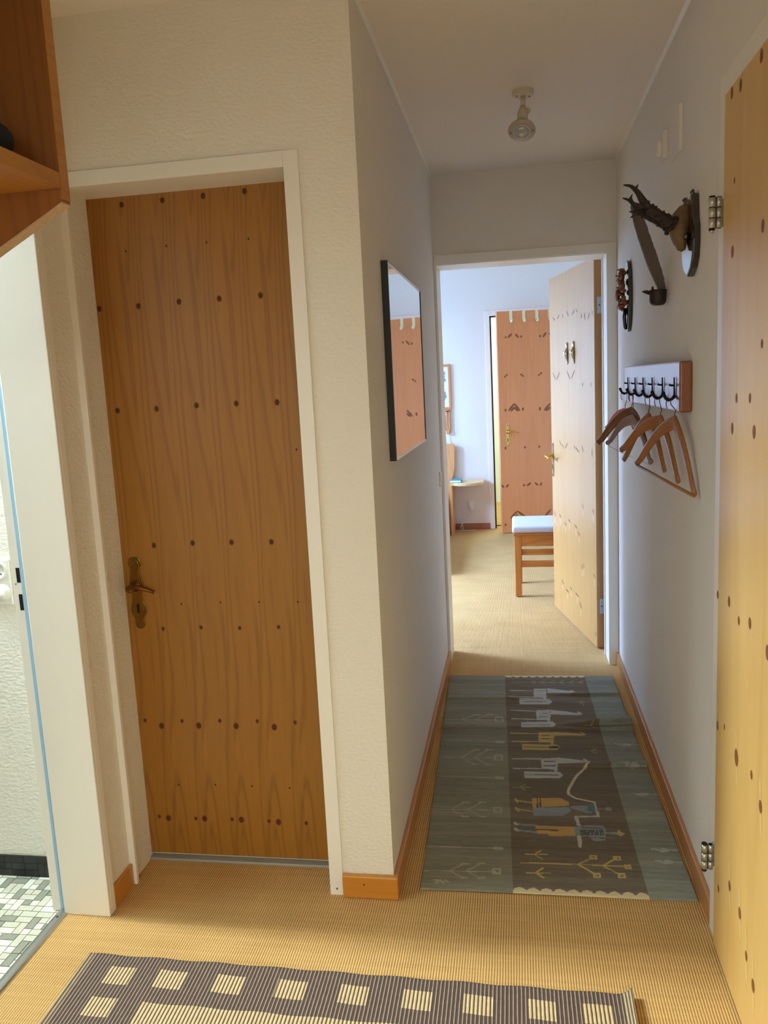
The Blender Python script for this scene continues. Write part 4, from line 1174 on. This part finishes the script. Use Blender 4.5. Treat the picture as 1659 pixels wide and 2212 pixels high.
# --- oval plaque with cone carving
t = thing('oval_hanging_plaque', (XR, 3.60, 1.76), 'dark oval plaque covered with clustered brown cones, nearest the bedroom door', 'plaque')
mb = MB()
ov = [(0.068 * math.cos(2 * PI * k / 40), 0.145 * math.sin(2 * PI * k / 40)) for k in range(40)]
mb.prism(ov, (XR - 0.016, 3.60, 1.762), (0, 1, 0), (0, 0, 1), (0.016, 0, 0), M['plaque'], 0.004)
mb.build('plaque', t)
mb = MB()
rnd = random.Random(11)
for k in range(60):
    z = rnd.uniform(1.712, 1.868)
    wv = 0.052 * math.sqrt(max(0.05, 1 - ((z - 1.785) / 0.095) ** 2))
    y = 3.60 + rnd.uniform(-1, 1) * wv
    dx = rnd.uniform(0.004, 0.030) * (1 - ((z - 1.785) / 0.11) ** 2) + 0.008
    mb.ball((XR - 0.016 - dx, y, z), rnd.uniform(0.008, 0.013), M['cones'], 1, (1, 1, 1.2))
for k in range(7):
    z = 1.72 + k * 0.024
    mb.sweep([(XR - 0.03, 3.56 + 0.012 * (k % 3), z), (XR - 0.058 - 0.006 * (k % 2), 3.565, z + 0.004)], [0.008, 0.002], M['cones'], seg=7)
mb.build('cone_cluster', t)
mb = MB()
mb.sweep([(XR - 0.020, 3.60, 1.715), (XR - 0.026, 3.60, 1.68), (XR - 0.022, 3.605, 1.635), (XR - 0.017, 3.605, 1.628)], [0.008, 0.008, 0.007, 0.005], M['plaque'], seg=10)
mb.build('stem', t)

# --- coat rack
t = thing('coat_rack', (XR, 2.95, 1.40), 'long glossy red brown coat rack board with six black hooks', 'coat rack')
mb = MB()
mb.box((0.4475, 2.372, 1.332), (XR - 0.0002, 3.53, 1.474), M['rack_wood'], 0.006, 3)
mb.build('board', t)
hooks_y = [3.40, 3.20, 3.005, 2.81, 2.62, 2.43]
for y in hooks_y:
    mb = MB()
    k = Vector((0.4475, y, 0))
    mb.sweep([k + Vector((-0.004, 0, 1.430)), k + Vector((-0.0035, 0, 1.405)), k + Vector((-0.003, 0, 1.372))], [(0.0028, 0.002), (0.0034, 0.0024), (0.0042, 0.003)], M['iron'], seg=8)
    mb.sweep([k + Vector((-0.002, 0, 1.407)), k + Vector((-0.014, 0, 1.408)), k + Vector((-0.017, 0, 1.411))], [0.0028, 0.003, 0.0042], M['iron'], seg=8)
    pts = [(-0.002, 1.379), (-0.006, 1.373), (-0.012, 1.368), (-0.019, 1.3665), (-0.026, 1.371), (-0.031, 1.380), (-0.034, 1.388), (-0.035, 1.391)]
    mb.sweep([k + Vector((a, 0, z)) for a, z in pts], [0.005, 0.0046, 0.0044, 0.0044, 0.0044, 0.0046, 0.0058, 0.003], M['iron'], seg=10)
    mb.build('hook', t)


# --- clothes hangers
def hanger(label, hy, neck, L, R, mat, bar=None, thin=False, name='clothes_hanger', drop=0.012, ball=False):
    hook = Vector((0.4285, hy, 1.3665))
    neck, L, R = Vector(neck), Vector(L), Vector(R)
    t = thing(name, tuple(neck), label, 'hanger', 'clothes hangers on the coat rack')
    # arms: one curved bar through the neck
    pts, rad = [], []
    hh = 0.008 if thin else 0.0165
    th = 0.005 if thin else 0.0078
    for E, sgn in ((L, 1), (R, -1)):
        seq = []
        for i in range(9):
            s = i / 8
            p = neck.lerp(E, s)
            p.z += 0.020 * math.sin(PI * min(1, s * 1.15)) * (1 if s < 0.87 else 1) * (0.8 if thin else 1) - 0.0 * s
            seq.append((p, (th * (1 - 0.25 * s), hh * (1.25 - 0.65 * s))))
        if sgn == 1:
            seq = seq[::-1]
            pts += [q[0] for q in seq]; rad += [q[1] for q in seq]
        else:
            pts += [q[0] for q in seq[1:]]; rad += [q[1] for q in seq[1:]]
    mb = MB()
    mb.sweep(pts, rad, mat, seg=12, up=(0, 0, 1))
    if ball:
        mb.ball(pts[0], 0.010, mat, 2)
        mb.ball(pts[-1], 0.010, mat, 2)
    mb.build('shoulder_bar', t)
    # wire hook
    dr = (R - L); dr.z = 0; dr.normalize()
    mb = MB()
    w = [neck + Vector((0, 0, -0.004)), neck + Vector((0, 0, 0.022)), neck + dr * 0.006 + Vector((0, 0, 0.034))]
    # arc over the rack hook
    top = Vector((hook.x, hook.y, hook.z + 0.0058))
    r = 0.013
    c = top - Vector((0, 0, r))
    w.append(c + dr * (r * 1.0) + Vector((0, 0, -0.004)))
    for a in range(0, 181, 30):
        q = math.radians(a)
        w.append(c + dr * (r * math.cos(q)) + Vector((0, 0, r * math.sin(q))))
    w.append(c - dr * (r * 0.9) + Vector((0, 0, -0.010)))
    w.append(c - dr * (r * 0.55) + Vector((0, 0, -0.017)))
    mb.sweep(w, [0.0013] * len(w), M['wire'], seg=8)
    mb.build('wire_hook', t)
    if bar:
        mb = MB()
        a, b2 = (pts[0] + (pts[1] - pts[0]) * 0.25), (pts[-1] + (pts[-2] - pts[-1]) * 0.25)
        if bar == 'wood':
            mb.sweep([a + Vector((0, 0, -0.010)), b2 + Vector((0, 0, -0.010))], [0.0045, 0.0045], mat, seg=10)
        else:
            mb.sweep([a + Vector((0, 0, -0.004)), a + Vector((0, 0, -0.016)), a.lerp(b2, 0.5) + Vector((0, 0, -0.020)), b2 + Vector((0, 0, -0.016)), b2 + Vector((0, 0, -0.004))], [0.0012] * 5, M['steel'], seg=8)
        mb.build('trouser_bar', t)
    return t


hanger('wooden clothes hanger with wooden trouser bar, on the hook nearest the camera', 2.43, (.4455, 2.43, 1.303), (.362, 2.585, 1.172), (.468, 2.262, 1.117), M['hanger_wood'], bar='wood')
hanger('plain wooden hanger without bar, second hook from the camera', 2.62, (.4385, 2.62, 1.297), (.335, 2.74, 1.201), (.466, 2.475, 1.125), M['hanger_wood'])
hanger('wooden hanger on the third hook from the camera, half hidden behind the plain wooden hanger', 2.81, (.4325, 2.81, 1.297), (.366, 2.92, 1.150), (.466, 2.70, 1.131), M['hanger_wood'])
hanger('brown wooden hanger with dark right arm on the fifth hook, reaching over the door frame', 3.20, (.4315, 3.20, 1.302), (.312, 3.26, 1.185), (.464, 3.03, 1.185), M['hanger_dark'])
hanger('grey mauve hanger with thin wire bar below the brown wooden hanger', 3.20, (.4285, 3.15, 1.275), (.352, 3.28, 1.183), (.466, 2.98, 1.135), M['hanger_grey'], bar='wire', ball=True)
hanger('thin pink hanger on the rack hook farthest from the camera', 3.40, (.4325, 3.40, 1.300), (.357, 3.42, 1.231), (.462, 3.37, 1.225), M['hanger_pink'], thin=True)

# --- small wall boxes
mb = MB()
mb.box((XR - 0.009, 2.537, 2.062), (XR, 2.674, 2.188), M['smooth'], 0.001)
tag(mb.build('wall_box_cover'), 'flat white square cover plate high on the right wall above the antlers', 'cover plate')
t = thing('wall_thermostat', (XR, 2.81, 2.14), 'small white wall box with round knob beside the square cover plate', 'thermostat')
mb = MB()
mb.box((XR - 0.014, 2.767, 2.100), (XR, 2.850, 2.184), M['smooth'], 0.001)
mb.build('body', t)
mb = MB()
mb.lathe([(0.026, 0.0), (0.026, 0.008), (0.022, 0.012), (0.0, 0.012)], (XR - 0.014, 2.815, 2.143), (-1, 0, 0), M['smooth'], 28)
mb.build('knob', t)

# --- light switch at the end of the left corridor wall
t = thing('light_switch', (XL, 3.96, 0.98), 'small white light switch at the far end of the left corridor wall', 'light switch')
mb = MB()
mb.box((XL, 3.925, 0.945), (XL + 0.007, 3.995, 1.015), M['white_plastic'], 0.002)
mb.build('plate', t)
mb = MB()
mb.box((XL + 0.007, 3.94, 0.962), (XL + 0.010, 3.98, 0.998), M['white_plastic'], 0.001)
mb.build('rocker', t)

# --- bathroom socket and rotary switch
yb_ = 2.111
t = thing('bathroom_switch', (-1.50, yb_, 0.94), 'white bathroom wall plate with socket above a rotary switch', 'switch')
mb = MB()
mb.box((-1.545, yb_ - 0.010, 0.868), (-1.462, yb_, 1.006), M['white_plastic'], 0.004)
mb.build('plate', t)
mb = MB()
mb.lathe([(0.028, 0.0), (0.028, 0.003), (0.021, 0.003), (0.020, 0.0005), (0.0, 0.0005)], (-1.497, yb_ - 0.010, 0.972), (0, -1, 0), M['white_plastic'], 28)
for dx, dz in ((-0.000, 0.012), (-0.008, -0.002), (0.008, -0.010)):
    mb.cyl((-1.497 + dx, yb_ - 0.0106, 0.972 + dz), (-1.497 + dx, yb_ - 0.0116, 0.972 + dz), 0.0022, M['screw'], seg=10)
mb.build('socket', t)
mb = MB()
mb.lathe([(0.026, 0.0), (0.025, 0.005), (0.019, 0.007), (0.017, 0.018), (0.0, 0.019)], (-1.489, yb_ - 0.010, 0.906), (0, -1, 0), M['white_plastic'], 28)
mb.box((-1.507, yb_ - 0.036, 0.899), (-1.471, yb_ - 0.028, 0.911), M['white_plastic'], 0.003)
mb.build('rotary_knob', t)


# ================================================================== RUGS
def grid_rug(name, quad, nu, nv, colors, zf, mat, uvscale=None, skirt=0.005):
    q = [Vector((p[0], p[1], 0)) for p in quad]
    vs = []
    for j in range(nv + 1):
        v = j / nv
        for i in range(nu + 1):
            u = i / nu
            p = q[0] * ((1 - u) * (1 - v)) + q[1] * (u * (1 - v)) + q[2] * (u * v) + q[3] * ((1 - u) * v)
            dx, dy, z = zf(u, v)
            vs.append((p.x + dx, p.y + dy, z))
    fs = []
    for j in range(nv):
        b = j * (nu + 1)
        for i in range(nu):
            fs.append((b + i, b + i + 1, b + i + nu + 2, b + i + nu + 1))
    ntop = len(fs)
    # skirt down to the underside and a bottom copy of the border
    ring = [i for i in range(nu + 1)] + [j * (nu + 1) + nu for j in range(1, nv + 1)] + [nv * (nu + 1) + i for i in range(nu - 1, -1, -1)] + [j * (nu + 1) for j in range(nv - 1, 0, -1)]
    k0 = len(vs)
    for i in ring:
        x, y, z = vs[i]
        vs.append((x, y, max(z - skirt, 0.0005)))
    n = len(ring)
    scol = []
    for k in range(n):
        fs.append((ring[(k + 1) % n], ring[k], k0 + k, k0 + (k + 1) % n))
    me = bpy.data.meshes.new(name)
    me.from_pydata(vs, [], fs)
    at = me.color_attributes.new('Col', 'FLOAT_COLOR', 'CORNER')
    cols = np.repeat(colors.reshape(-1, 4), 4, axis=0)
    edge = colors[0, 0]
    sk = []
    for k in range(n):
        i = ring[k]
        jj, ii = divmod(i, nu + 1)
        sk += [colors[min(jj, nv - 1), min(ii, nu - 1)]] * 4
    cols = np.concatenate([cols, np.array(sk)], axis=0).astype(np.float32)
    at.data.foreach_set('color', cols.ravel())
    if uvscale:
        uvl = me.uv_layers.new(name='UVMap')
        arr = np.zeros(len(me.loops) * 2, np.float32)
        li = np.zeros(len(me.loops), np.int32)
        me.loops.foreach_get('vertex_index', li)
        uvv = np.zeros((len(vs), 2), np.float32)
        for j in range(nv + 1):
            for i in range(nu + 1):
                uvv[j * (nu + 1) + i] = (i / nu * uvscale[0], j / nv * uvscale[1])
        for k, i in enumerate(ring):
            uvv[k0 + k] = uvv[i]
        arr = uvv[li].ravel()
        uvl.data.foreach_set('uv', arr)
    me.polygons.foreach_set('use_smooth', np.ones(len(me.polygons), bool))
    me.materials.append(mat)
    o = bpy.data.objects.new(name, me)
    C.objects.link(o)
    return o


# --- kilim runner: woven picture laid out cell by cell
NU, NV = 232, 500
UU, VV = np.meshgrid((np.arange(NU) + .5) / NU, (np.arange(NV) + .5) / NV)
WU, WV = 0.79, 1.73      # cell space in metres
PU, PV = UU * WU, VV * WV
img = np.zeros((NV, NU, 4))
pal = {'cr': lin(206, 190, 150), 'w': lin(176, 174, 168), 'y': lin(178, 156, 92), 'o': lin(184, 148, 88), 'b': lin(132, 142, 146), 't': lin(92, 116, 112),
       'dk': lin(92, 86, 76), 'dk2': lin(58, 54, 50), 'r': lin(196, 184, 156), 'f': lin(146, 134, 98), 'g': lin(162, 158, 140), 'g2': lin(164, 166, 156)}
side, mid = np.array(lin(128, 126, 108)), np.array(lin(108, 97, 80))
img[:] = side
bL, bR = 0.345, 0.834
img[(UU > bL) & (UU < bR)] = mid
side2 = np.array(lin(132, 135, 122))
img[UU >= bR] = side2
# weft bands across the width
rnd = np.random.RandomState(3)
band = np.repeat(rnd.uniform(0.90, 1.10, NV // 4 + 1), 4)[:NV]
band = band * (1 + 0.05 * np.sin(VV[:, 0] * 31) + 0.04 * np.sin(VV[:, 0] * 77 + 1))
wob = rnd.uniform(0.92, 1.08, (NV, NU // 8 + 1)).repeat(8, axis=1)[:, :NU]
img[..., :3] *= band[:, None, None] * wob[..., None]
def fill_poly(pts, col):
    xs = [p[0] * WU for p in pts]; ys = [p[1] * WV for p in pts]
    ins = np.zeros(PU.shape, bool)
    n = len(pts)
    for i in range(n):
        x1_, y1_, x2_, y2_ = xs[i], ys[i], xs[(i + 1) % n], ys[(i + 1) % n]
        c = ((y1_ > PV) != (y2_ > PV))
        with np.errstate(divide='ignore', invalid='ignore'):
            xi = (x2_ - x1_) * (PV - y1_) / (y2_ - y1_ + 1e-12) + x1_
        ins ^= c & (PU < xi)
    img[ins] = pal[col]
def fill_line(pts, col, w):
    for (u0, v0), (u1, v1) in zip(pts[:-1], pts[1:]):
        ax_, ay_, bx_, by_ = u0 * WU, v0 * WV, u1 * WU, v1 * WV
        dx, dy = bx_ - ax_, by_ - ay_
        L2 = dx * dx + dy * dy + 1e-12
        s = np.clip(((PU - ax_) * dx + (PV - ay_) * dy) / L2, 0, 1)
        dd = np.hypot(PU - ax_ - s * dx, PV - ay_ - s * dy)
        img[dd < max(w * 0.5, 0.0022)] = pal[col]
for g in RUG[1:]:
    if g[0] == 'p':
        fill_poly(g[2], g[1])
    else:
        fill_line(g[3], g[1], g[2])
# scalloped cream edges on both ends
inside = (UU > bL) & (UU < bR)
for v0, sgn in ((0.0, 1), (1.0, -1)):
    for k in range(10):
        c = bL + (k + .5) * (bR - bL) / 10
        dd = ((UU - c) / ((bR - bL) / 20)) ** 2 + ((VV - v0) / 0.0135) ** 2
        img[inside & (dd < 1)] = pal['cr']
    img[inside & (np.abs(VV - v0) < 0.006)] = pal['cr']
def zk(u, v):
    z = 0.007
    dyk = 0.0
    for v0, a, w, lo, hi in ((0.645, 0.026, 0.009, 0.0, 1.0), (0.672, 0.040, 0.010, 0.6, 1.0), (0.459, 0.022, 0.007, 0.55, 1.0), (0.822, 0.010, 0.007, 0.0, 0.6), (0.865, 0.010, 0.008, 0.5, 1.0), (0.60, 0.007, 0.012, 0.5, .95), (0.74, 0.005, 0.01, 0, .5)):
        if lo <= u <= hi:
            f = math.sin(PI * (u - lo) / (hi - lo)) ** 0.6 if (lo > 0 and hi < 1) else (min(1, (u - lo) * 4) if lo > 0 else (min(1, (hi - u) * 4) if hi < 1 else (0.25 + 0.75 * abs(u - .45))))
            vv = v - v0 - 0.006 * math.sin(u * 7)
            b_ = f * math.exp(-(vv / (w * 2.2 if vv > 0 else w * 0.45)) ** 2)
            z += a * b_
            dyk -= 0.75 * a * b_
    z += 0.0012 * math.sin(v * 60 + u * 5)
    return 0, dyk, z
quad = [(-0.306, 2.135), (0.463, 2.147), (0.429, 3.872), (-0.355, 3.866)]
o = grid_rug('kilim_rug', quad, NU, NV, img, zk, M['kilim'])
tag(o, 'grey green kilim runner with woven animals and figures in the corridor', 'rug')

# --- ribbed brown and cream rug in front
NU2, NV2 = 280, 216
WX, WY = 1.392, 1.08
U2, V2 = np.meshgrid((np.arange(NU2) + .5) / NU2 * WX, (np.arange(NV2) + .5) / NV2 * WY)
img2 = np.zeros((NV2, NU2, 4)); img2[..., 3] = 1
sq = [(0.084, 0.152), (0.218, 0.292), (0.374, 0.449), (0.534, 0.606), (0.693, 0.762), (0.843, 0.913), (0.990, 1.060), (1.136, 1.205), (1.264, 1.331)]
def sq_rows(y0, y1, cols):
    for k in cols:
        a, b2 = sq[k]
        img2[(U2 > a) & (U2 < b2) & (V2 > WY - y1) & (V2 < WY - y0), :3] = 1
sq_rows(0.042, 0.099, range(9))
for k in range(1, 8):
    y0 = 0.042 + k * 0.105
    sq_rows(y0, y0 + 0.057, (0, 8))
sq_rows(WY - 0.099, WY - 0.042, range(9))
img2[(U2 > 0.218) & (U2 < 1.205) & (V2 > 0.15) & (V2 < WY - 0.148), :3] = 1
img2[(U2 < 0.022), :3] = 0.35
img2[(U2 > WX - 0.03), :3] = 0.55
def zs(u, v):
    x = u * WX
    z = 0.006
    dx = 0.0
    e = x - (WX - 0.055)
    if e > 0:
        k = min(1.0, max(0.0, 1.15 - abs(v - 0.86) * 2.2))
        a = e / 0.055
        z += 0.026 * k * a * a
        dx -= 0.014 * k * a * a
    return dx, 0.002 * math.sin(x * 40), z
q2 = [(-1.127, 0.707), (0.249, 0.690), (0.247, 1.771), (-1.147, 1.787)]
o = grid_rug('striped_rug', q2, NU2, NV2, img2, zs, M['striped'], uvscale=(WX, WY))
tag(o, 'ribbed dark brown rug with cream squares on the front carpet', 'rug')


# ================================================================== BEDROOM THINGS
t = thing('bedroom_stool', (0.17, 5.57, 0), 'orange pine stool with white seat cushion behind the open bedroom door', 'stool')
xa, xb, y0, y1 = -0.030, 0.42, 5.36, 5.775
for (x, y) in ((xa, y0), (xb - 0.042, y0), (xa + 0.006, y1 - 0.042), (xb - 0.042, y1 - 0.042)):
    mb = MB()
    mb.box((x, y, 0.004), (x + 0.042, y + 0.042, 0.42), M['stool_wood'], 0.003)
    mb.cyl((x + 0.021, y + 0.021, 0.0), (x + 0.021, y + 0.021, 0.006), 0.012, M['black'], seg=12)
    mb.build('leg', t)
mb = MB()
mb.box((xa - 0.006, y0 - 0.006, 0.42), (xb + 0.006, y1 + 0.006, 0.436), M['stool_wood_x'], 0.003)
mb.build('seat_board', t)
mb = MB()
mb.box((xa + 0.042, y0 + 0.006, 0.346), (xb - 0.042, y0 + 0.026, 0.42), M['stool_wood_x'])
mb.box((xa + 0.048, y1 - 0.026, 0.346), (xb - 0.042, y1 - 0.006, 0.42), M['stool_wood_x'])
mb.box((xa + 0.012, y0 + 0.042, 0.346), (xa + 0.032, y1 - 0.042, 0.42), M['stool_wood'])
mb.box((xb - 0.032, y0 + 0.042, 0.346), (xb - 0.012, y1 - 0.042, 0.42), M['stool_wood'])
mb.build('apron', t)
for (p, q_) in (((xa + 0.042, y0 + 0.008, 0.203), (xb - 0.042, y0 + 0.026, 0.245)), ((xa + 0.048, y1 - 0.03, 0.203), (xb - 0.042, y1 - 0.012, 0.245))):
    mb = MB()
    mb.box(p, q_, M['stool_wood_x'], 0.002)
    mb.build('rail', t)
mb = MB()
mb.box((xa - 0.014, y0 - 0.010, 0.436), (xb + 0.014, y1 + 0.010, 0.482), M['cloth'], 0.016, 4)
mb.build('cushion', t)

# bed at the far left: headboard, bedding
t = thing('bed', (-1.2, 7.2, 0), 'bed with tall honey wood headboard against the rear bedroom wall', 'bed')
mb = MB()
mb.prism([(-1.55, 0.18), (-0.635, 0.18), (-0.635, 0.50), (-0.615, 0.54), (-0.598, 0.62), (-0.592, 0.83), (-0.600, 0.855), (-1.55, 0.855)], (0, 7.868, 0), (1, 0, 0), (0, 0, 1), (0, 0.03, 0), M['bed_wood'], 0.004)
mb.build('headboard', t)
mb = MB()
mb.box((-0.675, 7.82, 0.0), (-0.635, 7.868, 0.50), M['bed_wood'], 0.003)
mb.build('leg', t)
mb = MB()
mb.box((-0.735, 5.95, 0.12), (-0.705, 7.865, 0.28), M['bed_wood'], 0.003)
mb.build('side_rail', t)
mb = MB()
mb.box((-1.60, 5.98, 0.16), (-0.74, 7.86, 0.34), M['bedding'], 0.05, 4)
mb.build('mattress', t)
mb = MB()
mb.box((-1.35, 7.45, 0.34), (-0.78, 7.84, 0.46), M['bedding'], 0.055, 4)
mb.build('pillow', t)

# bedside table top with round front
t = thing('bedside_shelf', (-0.47, 7.78, 0.5), 'pale half-round wooden bedside table top beside the bed', 'bedside table')
mb = MB()
poly = [(-0.632, 7.905)]
for k in range(0, 13):
    a = PI * k / 12
    poly.append((-0.475 - 0.157 * math.cos(a), 7.72 - 0.16 * math.sin(a)))
poly += [(-0.318, 7.905)]
mb.prism(poly, (0, 0, 0.474), (1, 0, 0), (0, 1, 0), (0, 0, 0.028), M['table_wood'], 0.004)
mb.build('table_top', t)
mb = MB()
mb.box((-0.632, 7.60, 0.0), (-0.610, 7.84, 0.474), M['bed_wood'], 0.002)
mb.build('side_panel', t)
mb = MB()
mb.box((-0.632, 7.62, 0.502), (-0.52, 7.76, 0.528), M['teal'], 0.002)
mb.box((-0.628, 7.618, 0.506), (-0.53, 7.6195, 0.524), M['paper'])
tag(mb.build('teal_book'), 'teal book lying on the half-round bedside table', 'book')

# picture on the rear wall
t = thing('framed_print', (-0.79, YB, 1.40), 'framed print in orange wood above the bed, cut by the door frame', 'picture')
mb = MB()
for a, b2 in (((-0.98, 1.590), (-0.613, 1.612)), ((-0.98, 1.184), (-0.613, 1.206)), ((-0.635, 1.206), (-0.613, 1.590)), ((-0.98, 1.206), (-0.958, 1.590))):
    mb.box((a[0], YB - 0.022, a[1]), (b2[0], YB, b2[1]), M['orange_frame'], 0.002)
mb.build('frame', t)
mb = MB()
mb.box((-0.958, YB - 0.010, 1.206), (-0.635, YB - 0.004, 1.590), M['paper'])
rnd = random.Random(2)
for (x, z) in ((-0.675, 1.53), (-0.680, 1.50), (-0.672, 1.465), (-0.70, 1.52), (-0.675, 1.34), (-0.668, 1.31), (-0.682, 1.29), (-0.74, 1.5), (-0.76, 1.36), (-0.80, 1.45), (-0.72, 1.42)):
    mb.disc((x, YB - 0.0104, z), (1, 0, 0.3), (-0.3, 0, 1), 0.014, 0.018, M['ink'])
mb.build('print', t)

# wooden bracket lamp with cord
t = thing('wall_bracket', (-0.66, YB, 1.06), 'small wooden strut bracket hanging below the framed print', 'wall bracket')
mb = MB()
yb2 = YB - 0.02
def bar(a, b2, r=0.010):
    mb.sweep([(a[0], yb2, a[1]), (b2[0], yb2, b2[1])], [(r, 0.010), (r, 0.010)], M['orange_frame'], seg=4, up=(0, 1, 0), square=True)
bar((-0.70, 1.172), (-0.630, 1.172))
bar((-0.655, 1.17), (-0.660, 0.985)); bar((-0.640, 1.17), (-0.642, 0.975)); bar((-0.700, 1.13), (-0.705, 0.99), 0.008)
bar((-0.700, 1.05), (-0.670, 0.985), 0.008)
mb.box((-0.668, YB - 0.04, 0.945), (-0.636, YB, 0.985), M['orange_frame'], 0.003)
mb.build('struts', t)
mb = MB()
mb.sweep([(-0.650, YB - 0.012, 0.945), (-0.645, YB - 0.008, 0.90), (-0.628, YB - 0.006, 0.86)], [0.002] * 3, M['cable'], seg=6)
mb.build('cord', t)

# socket and cable
t = thing('wall_socket', (-0.454, YB, 0.245), 'white wall socket with plug above the bedroom baseboard', 'socket')
mb = MB()
mb.box((-0.492, YB - 0.008, 0.207), (-0.416, YB, 0.283), M['white_plastic'], 0.003)
mb.build('plate', t)
mb = MB()
mb.box((-0.475, YB - 0.045, 0.225), (-0.435, YB - 0.008, 0.285), M['white_plastic'], 0.008)
mb.box((-0.462, YB - 0.05, 0.19), (-0.432, YB - 0.008, 0.226), M['white_plastic'], 0.006)
mb.build('plug', t)
mb = MB()
yy = YB - 0.028
mb.sweep([(-0.447, yy, 0.19), (-0.46, yy, 0.15), (-0.50, yy, 0.10), (-0.54, yy - 0.01, 0.065), (-0.565, yy - 0.02, 0.03), (-0.545, yy - 0.05, 0.006), (-0.50, yy - 0.09, 0.006), (-0.46, yy - 0.07, 0.006), (-0.42, yy - 0.04, 0.006)], [0.0035] * 9, M['cable'], seg=8)
mb.sweep([(-0.60, yy - 0.01, 0.10), (-0.56, yy - 0.015, 0.085), (-0.545, yy - 0.02, 0.05), (-0.53, yy - 0.05, 0.006), (-0.56, yy - 0.08, 0.006), (-0.60, yy - 0.06, 0.006)], [0.003] * 6, M['cable'], seg=8)
tag(mb.build('power_cable'), 'thin white power cable trailing from the socket to the floor', 'cable')


# ================================================================== LIGHT
def area(name, loc, rot, size, energy, col, spread=180):
    l = bpy.data.lights.new(name, 'AREA')
    l.shape = 'RECTANGLE'
    l.size, l.size_y = size
    l.energy = energy
    l.color = col
    l.spread = math.radians(spread)
    o = bpy.data.objects.new(name, l)
    C.objects.link(o)
    o.location = loc
    o.rotation_euler = rot
    return o


# daylight at the bedroom windows; hall and bathroom lamps sit behind unseen, added openings
area('fill_entrance', (-2.5, -0.55, 2.7), (0, math.radians(-90 + 45), 0), (2.4, 2.4), 245, (1.0, 0.88, 0.60))  # added lamp lighting the hall through the unseen entrance
area('fill_hall', (-0.35, -3.3, 2.7), (math.radians(90 - 38), 0, 0), (3.4, 2.6), 300, (0.95, 1.0, 0.84))  # added hall fill behind the unseen rear door
area('daylight_bathroom', (-2.2, 1.66, 2.60), (0, math.radians(-46), 0), (0.9, 0.7), 20, (0.6, 0.86, 1.0), 140)
area('fill_roof_beam', (-2.25, 1.99, 2.62), (math.radians(-4), math.radians(-52), 0), (0.9, 0.12), 42, (0.86, 1.0, 0.97), 100)  # added narrow beam that brightens the right-hand door
area('daylight_balcony', (-3.0, 5.28, 2.8), (0, math.radians(-90 + 52), 0), (2.2, 1.5), 1650, (0.38, 0.575, 1.0))
area('daylight_bed_window', (-2.9, 7.0, 1.75), (0, math.radians(-90 + 16), 0), (1.8, 1.3), 200, (0.24, 0.52, 1.0))
area('daylight_beyond', (0.2, 9.0, 2.45), (0, 0, 0), (1.2, 1.0), 38, (0.86, 1.0, 0.92))

w = bpy.data.worlds.new('daylight_world')
w.use_nodes = True
w.node_tree.nodes['Background'].inputs[0].default_value = (0.75, 0.85, 1.0, 1)
w.node_tree.nodes['Background'].inputs[1].default_value = 0.6
bpy.context.scene.world = w

# ================================================================== CAMERA
yaw, pitch, roll = -0.165684102, 0.155095208, -0.0503053154
B_ = np.array([[1, 0, 0], [0, 0, -1], [0, 1, 0]], float)
cy, sy, cp, sp_, cr, sr = math.cos(yaw), math.sin(yaw), math.cos(pitch), math.sin(pitch), math.cos(roll), math.sin(roll)
R_ = np.array([[cr, -sr, 0], [sr, cr, 0], [0, 0, 1]]) @ np.array([[1, 0, 0], [0, cp, -sp_], [0, sp_, cp]]) @ B_ @ np.array([[cy, -sy, 0], [sy, cy, 0], [0, 0, 1]])
cam = bpy.data.cameras.new('camera')
co = bpy.data.objects.new('camera', cam)
C.objects.link(co)
m4 = Matrix.Identity(4)
for i in range(3):
    m4[i][0], m4[i][1], m4[i][2] = R_[0][i], -R_[1][i], -R_[2][i]
m4.translation = (0, 0, 1.45)
co.matrix_world = m4
cam.sensor_fit = 'HORIZONTAL'
cam.sensor_width = 36
cam.lens = 36 * 1756.555 / 1659
cam.clip_start = 0.05
sc = bpy.context.scene
sc.camera = co
sc.view_settings.view_transform = 'Standard'
sc.view_settings.look = 'None'
sc.view_settings.exposure = 0.0
sc.view_settings.gamma = 1.0
sc.view_settings.use_curve_mapping = False
sc.cycles.use_denoising = True
sc.cycles.max_bounces = 14
sc.cycles.diffuse_bounces = 8
sc.cycles.sample_clamp_indirect = 6.0
